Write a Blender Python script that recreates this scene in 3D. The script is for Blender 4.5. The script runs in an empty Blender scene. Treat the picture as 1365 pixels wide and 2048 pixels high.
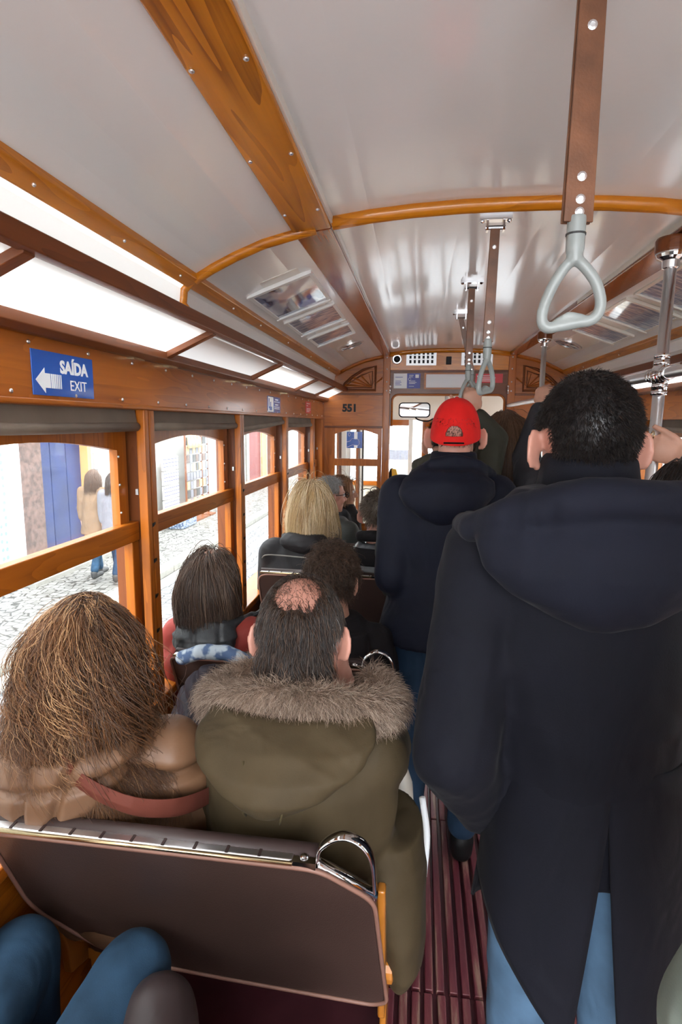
import bpy, bmesh, math, random
import numpy as np
from mathutils import Vector, Matrix

SC = bpy.context.scene
COL = SC.collection
PI = math.pi
rnd = random.Random(7)
NR = np.random.default_rng(11)

# ------------------------------------------------------------------ camera
CAMZ = 1.62
def _cam():
    yaw, pit, rol = .1333, -.1552, .0099
    f = Vector((-math.sin(yaw)*math.cos(pit), math.cos(yaw)*math.cos(pit), math.sin(pit)))
    r = Vector((math.cos(yaw), math.sin(yaw), 0))
    u = r.cross(f)
    r2 = math.cos(rol)*r + math.sin(rol)*u
    u2 = r2.cross(f)
    cd = bpy.data.cameras.new('camera'); co = bpy.data.objects.new('camera', cd); COL.objects.link(co)
    m = Matrix((r2, u2, -f)).transposed().to_4x4(); m.translation = (0, 0, CAMZ)
    co.matrix_world = m
    cd.sensor_fit = 'HORIZONTAL'; cd.sensor_width = 24.0; cd.lens = 20.0
    cd.clip_start = .02; cd.clip_end = 300
    SC.camera = co
_cam()

# ------------------------------------------------------------------ world: bright overcast sky
W = bpy.data.worlds.new('World'); SC.world = W; W.use_nodes = True
bg = W.node_tree.nodes['Background']
bg.inputs[0].default_value = (.93, .96, 1, 1); bg.inputs[1].default_value = 3.6
sun = bpy.data.lights.new('sun', 'SUN'); sun.energy = 1.2; sun.angle = math.radians(40); sun.color = (1, .97, .92)
so = bpy.data.objects.new('sun', sun); COL.objects.link(so); so.rotation_euler = (math.radians(38), math.radians(-30), 0)

SC.view_settings.view_transform = 'Standard'; SC.view_settings.look = 'None'
SC.view_settings.exposure = 2.1; SC.view_settings.gamma = 1.0
try: SC.view_settings.use_curve_mapping = False
except Exception: pass
try:
    SC.cycles.max_bounces = 14; SC.cycles.diffuse_bounces = 7; SC.cycles.glossy_bounces = 4; SC.cycles.transparent_max_bounces = 16
except Exception: pass

# ------------------------------------------------------------------ materials
def nm(name):
    m = bpy.data.materials.new(name); m.use_nodes = True
    nt = m.node_tree
    return m, nt, nt.nodes['Principled BSDF']
def L(nt, a, b): nt.links.new(a, b)
def mat(name, col, rough=.5, metal=0, coat=0, spec=None, bump=None, var=0, sheen=0, wrinkle=None, varscale=8):
    m, nt, b = nm(name)
    b.inputs['Base Color'].default_value = (*col, 1); b.inputs['Roughness'].default_value = rough
    b.inputs['Metallic'].default_value = metal; b.inputs['Coat Weight'].default_value = coat
    b.inputs['Coat Roughness'].default_value = .08
    if spec is not None: b.inputs['Specular IOR Level'].default_value = spec
    if sheen: b.inputs['Sheen Weight'].default_value = sheen; b.inputs['Sheen Roughness'].default_value = .4
    tc = nt.nodes.new('ShaderNodeTexCoord')
    if var:
        n = nt.nodes.new('ShaderNodeTexNoise'); n.inputs['Scale'].default_value = varscale; n.inputs['Detail'].default_value = 6
        L(nt, tc.outputs['Object'], n.inputs['Vector'])
        cr = nt.nodes.new('ShaderNodeValToRGB')
        cr.color_ramp.elements[0].position = .3; cr.color_ramp.elements[1].position = .7
        cr.color_ramp.elements[0].color = (*[c*(1-var) for c in col], 1)
        cr.color_ramp.elements[1].color = (*[min(1, c*(1+var)) for c in col], 1)
        L(nt, n.outputs['Fac'], cr.inputs[0]); L(nt, cr.outputs[0], b.inputs['Base Color'])
    if bump:
        n2 = nt.nodes.new('ShaderNodeTexNoise'); n2.inputs['Scale'].default_value = bump[0]; n2.inputs['Detail'].default_value = 3
        L(nt, tc.outputs['Object'], n2.inputs['Vector'])
        bp = nt.nodes.new('ShaderNodeBump'); bp.inputs['Strength'].default_value = bump[1]; bp.inputs['Distance'].default_value = bump[2]
        L(nt, n2.outputs['Fac'], bp.inputs['Height']); L(nt, bp.outputs[0], b.inputs['Normal'])
        if wrinkle:
            mp = nt.nodes.new('ShaderNodeMapping'); mp.inputs['Scale'].default_value = (1, 1, .6); mp.inputs['Rotation'].default_value = (.3, .4, .2)
            L(nt, tc.outputs['Object'], mp.inputs[0])
            n3 = nt.nodes.new('ShaderNodeTexNoise'); n3.inputs['Scale'].default_value = wrinkle[0]; n3.inputs['Detail'].default_value = 2; n3.inputs['Roughness'].default_value = .4; n3.inputs['Distortion'].default_value = 1.2
            L(nt, mp.outputs[0], n3.inputs['Vector'])
            b2 = nt.nodes.new('ShaderNodeBump'); b2.inputs['Strength'].default_value = wrinkle[1]; b2.inputs['Distance'].default_value = wrinkle[2]
            L(nt, n3.outputs['Fac'], b2.inputs['Height']); L(nt, b2.outputs[0], bp.inputs['Normal'])
    return m
def wood(name, dark, light, axis, rough=.40, coat=.14, scale=1.0, fig=.45):
    """varnished timber, grain along the given axis"""
    m, nt, b = nm(name)
    tc = nt.nodes.new('ShaderNodeTexCoord'); mp = nt.nodes.new('ShaderNodeMapping')
    s = [9*scale]*3; s[axis] = .9*scale
    mp.inputs['Scale'].default_value = s
    L(nt, tc.outputs['Object'], mp.inputs[0])
    n = nt.nodes.new('ShaderNodeTexNoise'); n.inputs['Scale'].default_value = 1.3; n.inputs['Detail'].default_value = 2; n.inputs['Distortion'].default_value = .6
    L(nt, mp.outputs[0], n.inputs['Vector'])
    mul = nt.nodes.new('ShaderNodeMath'); mul.operation = 'MULTIPLY'; mul.inputs[1].default_value = 9
    L(nt, n.outputs['Fac'], mul.inputs[0])
    fr = nt.nodes.new('ShaderNodeMath'); fr.operation = 'FRACT'; L(nt, mul.outputs[0], fr.inputs[0])
    mp2 = nt.nodes.new('ShaderNodeMapping'); s2 = [160]*3; s2[axis] = 4
    mp2.inputs['Scale'].default_value = s2; L(nt, tc.outputs['Object'], mp2.inputs[0])
    n2 = nt.nodes.new('ShaderNodeTexNoise'); n2.inputs['Scale'].default_value = 1; n2.inputs['Detail'].default_value = 2
    L(nt, mp2.outputs[0], n2.inputs['Vector'])
    n3 = nt.nodes.new('ShaderNodeTexNoise'); n3.inputs['Scale'].default_value = 2.2; n3.inputs['Detail'].default_value = 3
    L(nt, tc.outputs['Object'], n3.inputs['Vector'])
    cr = nt.nodes.new('ShaderNodeValToRGB'); e = cr.color_ramp.elements
    mid = [(a*.35+c*.65) for a, c in zip(dark, light)]
    e[0].position = 0; e[0].color = (*light, 1); e[1].position = 1; e[1].color = (*dark, 1)
    x = e.new(.6); x.color = (*mid, 1)
    mx0 = nt.nodes.new('ShaderNodeMath'); mx0.operation = 'MULTIPLY_ADD'; mx0.inputs[1].default_value = fig; 
    L(nt, fr.outputs[0], mx0.inputs[0])
    mm = nt.nodes.new('ShaderNodeMath'); mm.operation = 'MULTIPLY'; mm.inputs[1].default_value = .42
    L(nt, n2.outputs['Fac'], mm.inputs[0]); L(nt, mm.outputs[0], mx0.inputs[2])
    m3 = nt.nodes.new('ShaderNodeMath'); m3.operation = 'MULTIPLY_ADD'; m3.inputs[1].default_value = .9; 
    L(nt, n3.outputs['Fac'], m3.inputs[0])
    ad = nt.nodes.new('ShaderNodeMath'); ad.operation = 'SUBTRACT'; ad.inputs[1].default_value = .42
    L(nt, mx0.outputs[0], ad.inputs[0]); L(nt, ad.outputs[0], m3.inputs[2])
    L(nt, m3.outputs[0], cr.inputs[0]); L(nt, cr.outputs[0], b.inputs['Base Color'])
    b.inputs['Roughness'].default_value = rough; b.inputs['Coat Weight'].default_value = coat; b.inputs['Coat Roughness'].default_value = .12; b.inputs['Specular IOR Level'].default_value = .3
    bp = nt.nodes.new('ShaderNodeBump'); bp.inputs['Strength'].default_value = .12; bp.inputs['Distance'].default_value = .002
    L(nt, n3.outputs['Fac'], bp.inputs['Height']); L(nt, bp.outputs[0], b.inputs['Normal'])
    return m
def glass(name, tint=(.97, .985, .98), haze=0., rough=.02):
    m = bpy.data.materials.new(name); m.use_nodes = True; nt = m.node_tree; nt.nodes.clear()
    out = nt.nodes.new('ShaderNodeOutputMaterial')
    t = nt.nodes.new('ShaderNodeBsdfTransparent'); t.inputs[0].default_value = (*tint, 1)
    g = nt.nodes.new('ShaderNodeBsdfGlossy'); g.inputs['Roughness'].default_value = rough
    lw = nt.nodes.new('ShaderNodeLayerWeight'); lw.inputs[0].default_value = .5
    pw = nt.nodes.new('ShaderNodeMath'); pw.operation = 'POWER'; pw.inputs[1].default_value = 5; L(nt, lw.outputs['Facing'], pw.inputs[0])
    ma = nt.nodes.new('ShaderNodeMath'); ma.operation = 'MULTIPLY_ADD'; ma.inputs[1].default_value = .5; ma.inputs[2].default_value = .025; L(nt, pw.outputs[0], ma.inputs[0])
    mx = nt.nodes.new('ShaderNodeMixShader'); L(nt, ma.outputs[0], mx.inputs[0]); L(nt, t.outputs[0], mx.inputs[1]); L(nt, g.outputs[0], mx.inputs[2])
    last = mx
    if haze:
        d = nt.nodes.new('ShaderNodeBsdfTranslucent'); d.inputs[0].default_value = (.95, .96, .96, 1)
        tc = nt.nodes.new('ShaderNodeTexCoord'); mp = nt.nodes.new('ShaderNodeMapping'); mp.inputs['Scale'].default_value = (3, 3, 60)
        L(nt, tc.outputs['Object'], mp.inputs[0])
        n = nt.nodes.new('ShaderNodeTexNoise'); n.inputs['Scale'].default_value = 1.5; n.inputs['Detail'].default_value = 8; L(nt, mp.outputs[0], n.inputs['Vector'])
        mr = nt.nodes.new('ShaderNodeMapRange'); mr.inputs[1].default_value = .35; mr.inputs[2].default_value = .8; mr.inputs[3].default_value = haze*.6; mr.inputs[4].default_value = haze*1.7
        L(nt, n.outputs['Fac'], mr.inputs[0])
        m2 = nt.nodes.new('ShaderNodeMixShader'); L(nt, mr.outputs[0], m2.inputs[0]); L(nt, mx.outputs[0], m2.inputs[1]); L(nt, d.outputs[0], m2.inputs[2])
        last = m2
    L(nt, last.outputs[0], out.inputs[0])
    return m
def frosted(name, col=(.93, .95, .95), tr=.75):
    m = bpy.data.materials.new(name); m.use_nodes = True; nt = m.node_tree; nt.nodes.clear()
    out = nt.nodes.new('ShaderNodeOutputMaterial')
    d = nt.nodes.new('ShaderNodeBsdfTranslucent'); d.inputs[0].default_value = (*col, 1)
    p = nt.nodes.new('ShaderNodeBsdfPrincipled'); p.inputs['Base Color'].default_value = (.85, .86, .85, 1); p.inputs['Roughness'].default_value = .2
    mx = nt.nodes.new('ShaderNodeMixShader'); mx.inputs[0].default_value = tr
    L(nt, p.outputs[0], mx.inputs[1]); L(nt, d.outputs[0], mx.inputs[2]); L(nt, mx.outputs[0], out.inputs[0])
    return m
def cobble(name, c1, c2, gap, scale, rough=.6):
    m, nt, b = nm(name)
    tc = nt.nodes.new('ShaderNodeTexCoord')
    v = nt.nodes.new('ShaderNodeTexVoronoi'); v.feature = 'DISTANCE_TO_EDGE'; v.inputs['Scale'].default_value = scale; v.inputs['Randomness'].default_value = .55
    v2 = nt.nodes.new('ShaderNodeTexVoronoi'); v2.inputs['Scale'].default_value = scale; v2.inputs['Randomness'].default_value = .55
    L(nt, tc.outputs['Object'], v.inputs['Vector']); L(nt, tc.outputs['Object'], v2.inputs['Vector'])
    cr = nt.nodes.new('ShaderNodeValToRGB'); cr.color_ramp.elements[0].color = (*c1, 1); cr.color_ramp.elements[1].color = (*c2, 1)
    sx = nt.nodes.new('ShaderNodeSeparateColor'); L(nt, v2.outputs['Color'], sx.inputs[0]); L(nt, sx.outputs[0], cr.inputs[0])
    r = nt.nodes.new('ShaderNodeMapRange'); r.inputs[1].default_value = .02; r.inputs[2].default_value = .075; L(nt, v.outputs['Distance'], r.inputs[0])
    mx = nt.nodes.new('ShaderNodeMix'); mx.data_type = 'RGBA'; mx.inputs[6].default_value = (*gap, 1)
    L(nt, r.outputs[0], mx.inputs[0]); L(nt, cr.outputs[0], mx.inputs[7]); L(nt, mx.outputs[2], b.inputs['Base Color'])
    b.inputs['Roughness'].default_value = rough
    bp = nt.nodes.new('ShaderNodeBump'); bp.inputs['Strength'].default_value = .5; bp.inputs['Distance'].default_value = .01
    L(nt, r.outputs[0], bp.inputs['Height']); L(nt, bp.outputs[0], b.inputs['Normal'])
    return m

OR_D, OR_L = (.13, .026, .002), (.44, .125, .009)
AM_D, AM_L = (.24, .06, .002), (.64, .225, .012)
BR_D, BR_L = (.06, .014, .003), (.18, .05, .011)
M = {}
for i, a in enumerate('xyz'):
    M['wood_'+a] = wood('varnished orange wood along '+a, OR_D, OR_L, i)
    M['amber_'+a] = wood('amber varnished wood along '+a, AM_D, AM_L, i, rough=.3, coat=.3)
    M['dark_'+a] = wood('dark brown wood along '+a, BR_D, BR_L, i, rough=.42, coat=.15)
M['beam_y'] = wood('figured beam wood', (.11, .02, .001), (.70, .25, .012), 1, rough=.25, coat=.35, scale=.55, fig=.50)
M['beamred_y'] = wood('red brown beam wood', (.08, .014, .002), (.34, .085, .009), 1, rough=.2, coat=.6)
M['enamel'] = mat('white ceiling enamel', (.87, .87, .855), .16, coat=.4, bump=(60, .1, .002))
M['cream'] = mat('cream enamel', (.74, .70, .62), .3, coat=.2)
M['white'] = mat('white paint', (.82, .82, .8), .4)
M['paper'] = mat('white paper', (.78, .8, .83), .6)
M['leatherette'] = mat('brown leatherette', (.047, .026, .021), .45, bump=(420, .35, .0015), var=.18, varscale=5)
M['leath_dark'] = mat('dark leatherette edge', (.035, .02, .018), .5)
M['piping'] = mat('brown piping', (.22, .11, .08), .5)
M['chrome'] = mat('polished chrome', (.75, .75, .76), .1, metal=1)
M['steel'] = mat('brushed steel', (.74, .74, .75), .33, metal=1)
M['brass'] = mat('worn brass strip', (.62, .5, .3), .25, metal=1)
M['alu'] = mat('dull aluminium', (.5, .5, .5), .4, metal=.8)
M['plastic'] = mat('grey plastic', (.24, .262, .252), .38, bump=(300, .15, .001))
M['strap'] = mat('brown leather strap', (.155, .062, .028), .42, bump=(250, .3, .001), var=.3, varscale=20)
M['stitch'] = mat('dark leather edge', (.06, .025, .015), .6)
M['blind'] = mat('brown blind cloth', (.16, .125, .095), .7, bump=(300, .3, .001), var=.15)
M['tanblind'] = mat('tan blind cloth', (.30, .17, .085), .7)
M['black'] = mat('black', (.006, .006, .0065), .5, spec=.25)
M['rubber'] = mat('dark rubber', (.03, .03, .03), .7)
M['blue'] = mat('sign blue', (.008, .085, .42), .25, coat=.5)
M['navyblue'] = mat('sticker indigo', (.045, .055, .33), .4)
M['red'] = mat('sticker red', (.62, .03, .04), .4)
M['signwhite'] = mat('sign white', (.82, .85, .88), .4)
M['yellow'] = mat('tram yellow', (.78, .48, .01), .35, coat=.3)
M['castor'] = mat('orange painted casting', (.42, .155, .02), .3, coat=.5, var=.2)
M['glass'] = glass('window glass')
M['acrylic'] = glass('scratched window pane', haze=.016)
M['frost'] = frosted('frosted hopper pane')
M['glow_panel'] = frosted('translucent panel added for glow', (.85, .87, .87), .35)  # added translucency in place of enamel, so daylight brightens the panel
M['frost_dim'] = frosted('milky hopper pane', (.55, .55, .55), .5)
def _slat():
    m, nt, b = nm('worn maroon floor slats')
    tc = nt.nodes.new('ShaderNodeTexCoord'); mp = nt.nodes.new('ShaderNodeMapping'); mp.inputs['Scale'].default_value = (30, 2.5, 30)
    L(nt, tc.outputs['Object'], mp.inputs[0])
    n = nt.nodes.new('ShaderNodeTexNoise'); n.inputs['Scale'].default_value = 1.4; n.inputs['Detail'].default_value = 8; n.inputs['Roughness'].default_value = .7
    L(nt, mp.outputs[0], n.inputs['Vector'])
    cr = nt.nodes.new('ShaderNodeValToRGB'); e = cr.color_ramp.elements
    e[0].position = .42; e[0].color = (.085, .012, .02, 1); e[1].position = .62; e[1].color = (.21, .12, .09, 1)
    x = e.new(.53); x.color = (.13, .03, .035, 1)
    L(nt, n.outputs['Fac'], cr.inputs[0]); L(nt, cr.outputs[0], b.inputs['Base Color']); b.inputs['Roughness'].default_value = .45
    return m
M['slat'] = _slat()
M['floor'] = mat('dark maroon linoleum', (.05, .012, .016), .4, var=.3)
def cloth(name, col, rough=.85, sheen=.3, sc=350, st=.3, var=.12):
    return mat(name, col, rough, bump=(sc, st, .001), var=var, varscale=12, sheen=sheen*.12, spec=.22, wrinkle=(7, .55, .03))
M['navywool'] = cloth('navy wool', (.0025, .0028, .0064), sheen=.12)
M['navyhood'] = cloth('navy hood wool', (.0046, .0054, .0115), sheen=.2)
M['navyparka'] = cloth('navy parka cloth', (.0042, .0056, .0138), .75, .12)
M['olive'] = cloth('olive canvas', (.054, .038, .0185), .72, .08)
M['olivedark'] = cloth('olive canvas seam', (.055, .042, .018), .8, .05)
M['tan'] = mat('tan quilted nylon', (.165, .083, .042), .50, bump=(45, .3, .003), var=.08, wrinkle=(14, .35, .008))
M['redjacket'] = cloth('brick red jacket', (.19, .024, .018), .7, .1)
M['blackquilt'] = mat('black quilted lining', (.010, .012, .015), .55, bump=(60, .4, .004))
M['blackcloth'] = cloth('black cloth', (.010, .009, .011), .8, .1)
M['charcoal'] = cloth('charcoal softshell', (.017, .0155, .0175), .6, .1)
M['grey'] = cloth('grey jacket', (.035, .037, .035), .7, .1)
M['shiny'] = mat('shiny black nylon', (.075, .08, .088), .22, bump=(25, .5, .01))
M['darkgrey'] = cloth('dark grey jacket', (.03, .03, .036), .6, .1)
M['olivesleeve'] = cloth('dark olive sleeve', (.035, .035, .025), .7, .1)
M['sage'] = cloth('sage grey jacket', (.15, .175, .15), .8, .1)
M['denim'] = cloth('blue denim', (.018, .046, .085), .8, .1, sc=500, var=.3)
M['denimlight'] = cloth('light blue denim', (.062, .118, .19), .8, .1, sc=500, var=.2)
M['denimdark'] = cloth('dark denim', (.012, .03, .06), .8, .1, sc=500)
M['trouser'] = cloth('dark trousers', (.015, .015, .018), .8, .1)
M['tights'] = mat('sheer black tights', (.035, .023, .023), .45)
M['capred'] = cloth('red cap cotton', (.60, .012, .010), .8, .2)
M['purple'] = mat('aubergine quilted nylon', (.008, .0045, .009), .6, spec=.2, bump=(50, .3, .004))
M['scarf'] = None
M['strapred'] = cloth('rust webbing', (.13, .034, .022), .7, .1)
M['skin'] = mat('skin', (.50, .265, .185), .5, var=.08, varscale=30)
M['skinpink'] = mat('pink skin', (.48, .225, .165), .5, var=.1, varscale=30)
M['eye'] = mat('eye', (.1, .06, .04), .2)
for k, c in dict(h_black=(.012, .010, .010), h_black2=(.022, .018, .017), h_dbrown=(.030, .017, .011), h_dbrown2=(.07, .038, .022),
                 h_brown=(.085, .043, .024), h_brown2=(.15, .08, .045), h_wavy=(.085, .036, .015), h_wavy2=(.20, .088, .034), h_wavy3=(.50, .29, .14),
                 h_bob=(.055, .033, .024), h_bob2=(.12, .075, .052), h_blond=(.60, .42, .21), h_blond2=(.78, .62, .40), h_blond3=(.40, .25, .11),
                 h_grey=(.30, .30, .30), h_grey2=(.5, .5, .5), h_pepper=(.15, .12, .092), h_pepper2=(.28, .235, .19),
                 h_auburn=(.17, .075, .03), h_auburn2=(.30, .15, .07),
                 fur=(.20, .135, .095), fur2=(.36, .26, .19), fur3=(.075, .045, .03), fur4=(.48, .38, .30)).items():
    M[k] = mat('hair '+k[2:] if k[0] == 'h' else 'fur tone '+k, c, .42 if k[0] == 'h' else .6)
def _scarf():
    m, nt, b = nm('blue patterned scarf cloth')
    tc = nt.nodes.new('ShaderNodeTexCoord'); n = nt.nodes.new('ShaderNodeTexNoise'); n.inputs['Scale'].default_value = 28; n.inputs['Detail'].default_value = 2
    L(nt, tc.outputs['Object'], n.inputs['Vector'])
    cr = nt.nodes.new('ShaderNodeValToRGB'); cr.color_ramp.interpolation = 'LINEAR'; e = cr.color_ramp.elements
    e[0].position = .46; e[0].color = (.04, .07, .14, 1); e[1].position = .56; e[1].color = (.26, .30, .34, 1)
    L(nt, n.outputs['Fac'], cr.inputs[0]); L(nt, cr.outputs[0], b.inputs['Base Color']); b.inputs['Roughness'].default_value = .85
    return m
M['scarf'] = _scarf()
M['asphalt'] = cobble('road setts', (.105, .105, .11), (.16, .16, .165), (.018, .018, .018), 6.5)
M['calcada'] = cobble('pale sidewalk cobbles', (.13, .125, .112), (.18, .175, .16), (.022, .019, .014), 8.5)
M['curb'] = mat('curb stone', (.20, .195, .175), .7, var=.15)
M['plaster'] = mat('white plaster', (.30, .295, .28), .8, var=.06, varscale=1.5)
M['brownstone'] = mat('mottled brown stone', (.085, .05, .04), .7, var=.5, varscale=14)
M['doorblue'] = mat('blue door paint', (.005, .017, .08), .4, var=.2, varscale=4)
M['doorred'] = mat('red door paint', (.15, .02, .02), .5)
M['ochre'] = mat('ochre edge', (.5, .25, .09), .6)
def _tile():
    m, nt, b = nm('blue and white wall tiles')
    tc = nt.nodes.new('ShaderNodeTexCoord')
    n = nt.nodes.new('ShaderNodeTexVoronoi'); n.inputs['Scale'].default_value = 9; n.inputs['Randomness'].default_value = .3
    L(nt, tc.outputs['Object'], n.inputs['Vector'])
    cr = nt.nodes.new('ShaderNodeValToRGB'); e = cr.color_ramp.elements; e[0].position = .25; e[0].color = (.15, .27, .55, 1); e[1].position = .4; e[1].color = (.8, .82, .85, 1)
    L(nt, n.outputs['Distance'], cr.inputs[0]); L(nt, cr.outputs[0], b.inputs['Base Color']); b.inputs['Roughness'].default_value = .25
    return m
M['tile'] = _tile()
M['bagtan'] = mat('tan woven bag', (.5, .33, .14), .8, var=.2)
M['coattan'] = cloth('tan coat', (.16, .10, .06), .8, .1)
M['greycoat'] = cloth('pale grey coat', (.14, .14, .16), .8, .1)
M['mirror'] = mat('mirror', (.85, .85, .85), .02, metal=1)
def _print(name, base, ink, sc):
    m, nt, b = nm(name)
    tc = nt.nodes.new('ShaderNodeTexCoord'); mp = nt.nodes.new('ShaderNodeMapping'); mp.inputs['Scale'].default_value = sc
    L(nt, tc.outputs['Object'], mp.inputs[0])
    n = nt.nodes.new('ShaderNodeTexNoise'); n.inputs['Scale'].default_value = 1; n.inputs['Detail'].default_value = 2; L(nt, mp.outputs[0], n.inputs['Vector'])
    cr = nt.nodes.new('ShaderNodeValToRGB'); e = cr.color_ramp.elements; e[0].position = .48; e[0].color = (*ink, 1); e[1].position = .56; e[1].color = (*base, 1)
    L(nt, n.outputs['Fac'], cr.inputs[0]); L(nt, cr.outputs[0], b.inputs['Base Color']); b.inputs['Roughness'].default_value = .08; b.inputs['Coat Weight'].default_value = .6
    return m
M['print1'] = _print('notice picture print', (.55, .58, .66), (.07, .09, .2), (9, 5, 9))
M['print2'] = _print('notice text print', (.66, .7, .76), (.30, .36, .48), (14, 90, 14))
# ------------------------------------------------------------------ scene helpers
WL = {}          # world location of every object made here
def tag(o, label=None, cat=None, group=None, kind=None):
    if label: o['label'] = label
    if cat: o['category'] = cat
    if group: o['group'] = group
    if kind: o['kind'] = kind
    return o
def thing(name, loc, label, cat, group=None):
    o = bpy.data.objects.new(name, None); COL.objects.link(o); o.location = loc; o.empty_display_size = .1
    WL[o.name] = Vector(loc)
    return tag(o, label, cat, group)
def place(o, parent=None):
    COL.objects.link(o)
    if parent is not None:
        o.parent = parent
        WL[o.name] = Vector(WL[parent.name])
    else: WL[o.name] = Vector((0, 0, 0))
    return o
def dup(root, off, label=None, group=None):
    r = root.copy(); COL.objects.link(r); r.location = Vector(root.location)+Vector(off); WL[r.name] = Vector(r.location)
    if label: r['label'] = label
    if group: r['group'] = group
    for ch in root.children:
        c = ch.copy(); COL.objects.link(c); c.parent = r
        for g in ch.children:
            d = g.copy(); COL.objects.link(d); d.parent = c
    return r
class MB:
    def __init__(s): s.v = []; s.f = []; s.mi = []; s.m = 0
    def add(s, vs, fs):
        o = len(s.v); s.v += [tuple(p) for p in vs]; s.f += [tuple(i+o for i in f) for f in fs]; s.mi += [s.m]*len(fs); return s
    def hexa(s, p): return s.add(p, [(0, 3, 2, 1), (4, 5, 6, 7), (0, 1, 5, 4), (1, 2, 6, 5), (2, 3, 7, 6), (3, 0, 4, 7)])
    def box(s, x0, x1, y0, y1, z0, z1):
        return s.hexa([(x0, y0, z0), (x1, y0, z0), (x1, y1, z0), (x0, y1, z0), (x0, y0, z1), (x1, y0, z1), (x1, y1, z1), (x0, y1, z1)])
    def obox(s, c, size, R):
        c = Vector(c); h = [k/2 for k in size]
        return s.hexa([c+R@Vector((sx*h[0], sy*h[1], sz*h[2])) for sz in (-1, 1) for sx, sy in ((-1, -1), (1, -1), (1, 1), (-1, 1))])
    def extr(s, pts, vec):
        n = len(pts); vec = Vector(vec); a = [Vector(p) for p in pts]; b = [p+vec for p in a]
        return s.add(a+b, [tuple(reversed(range(n))), tuple(range(n, 2*n))]+[(i, (i+1) % n, n+(i+1) % n, n+i) for i in range(n)])
    def strip(s, A, B):
        """closed solid between two outlines with equal count"""
        n = len(A)
        return s.add(list(A)+list(B), [tuple(reversed(range(n))), tuple(range(n, 2*n))]+[(i, (i+1) % n, n+(i+1) % n, n+i) for i in range(n)])
    def rings(s, R, cap=True):
        n = len(R[0]); vs = [p for r in R for p in r]; fs = []
        for k in range(len(R)-1):
            for i in range(n):
                j = (i+1) % n; fs.append((k*n+i, k*n+j, (k+1)*n+j, (k+1)*n+i))
        if cap: fs.append(tuple(reversed(range(n)))); fs.append(tuple(range((len(R)-1)*n, len(R)*n)))
        return s.add(vs, fs)
    def tube(s, pts, r, n=10, closed=False, sq=1.0):
        pts = [Vector(p) for p in pts]; N = len(pts)
        rs = r if isinstance(r, (list, tuple)) else [r]*N
        R = []; prev = None
        for i, p in enumerate(pts):
            if closed: t = pts[(i+1) % N]-pts[i-1]
            else: t = pts[min(i+1, N-1)]-pts[max(i-1, 0)]
            t.normalize()
            if prev is None:
                up = Vector((0, 0, 1)) if abs(t.z) < .9 else Vector((0, 1, 0)); a = t.cross(up).normalized()
            else: a = (prev-t*prev.dot(t)).normalized()
            b = t.cross(a); prev = a
            R.append([p+(a*math.cos(2*PI*k/n)+b*math.sin(2*PI*k/n)*sq)*rs[i] for k in range(n)])
        if closed: R.append(R[0]); return s.rings(R, False)
        return s.rings(R)
    def ell(s, c, r, R=None, n=16, m=10):
        c = Vector(c); R = R or Matrix.Identity(3); rr = []
        for j in range(1, m):
            a = PI*j/m; rr.append([c+R@Vector((r[0]*math.sin(a)*math.cos(2*PI*i/n), r[1]*math.sin(a)*math.sin(2*PI*i/n), -r[2]*math.cos(a))) for i in range(n)])
        o = len(s.v); s.rings(rr, False)
        s.v.append(tuple(c+R@Vector((0, 0, -r[2])))); s.v.append(tuple(c+R@Vector((0, 0, r[2]))))
        b = len(s.v)-2; N = len(rr)
        for i in range(n):
            j = (i+1) % n; s.f.append((b, o+j, o+i)); s.f.append((b+1, o+(N-1)*n+i, o+(N-1)*n+j)); s.mi += [s.m]*2
        return s
    def cap(s, p, q, r0, r1, n=14):
        """tapered capsule"""
        s.tube([p, q], [r0, r1], n); s.ell(p, (r0,)*3, n=n, m=8); s.ell(q, (r1,)*3, n=n, m=8); return s
    def chain(s, pts, rs, n=14):
        for i in range(len(pts)-1): s.cap(pts[i], pts[i+1], rs[i], rs[i+1], n)
        return s
    def loft(s, R, n=28):
        """rings (cx,cy,cz,rx,ry[,pow])"""
        out = []
        for r in R:
            pw = r[5] if len(r) > 5 else 2.0; ring = []
            for k in range(n):
                a = 2*PI*k/n; c, d = math.cos(a), math.sin(a)
                ring.append((r[0]+r[3]*math.copysign(abs(c)**(2/pw), c), r[1]+r[4]*math.copysign(abs(d)**(2/pw), d), r[2]))
            out.append(ring)
        return s.rings(out)
    def lathe(s, c, prof, axis=2, n=24):
        R = []
        for r, h in prof:
            ring = []
            for k in range(n):
                a = 2*PI*k/n; u, v = r*math.cos(a), r*math.sin(a)
                p = (u, v, h) if axis == 2 else ((u, h, -v) if axis == 1 else (h, u, v))
                ring.append((c[0]+p[0], c[1]+p[1], c[2]+p[2]))
            R.append(ring)
        return s.rings(R)
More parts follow.
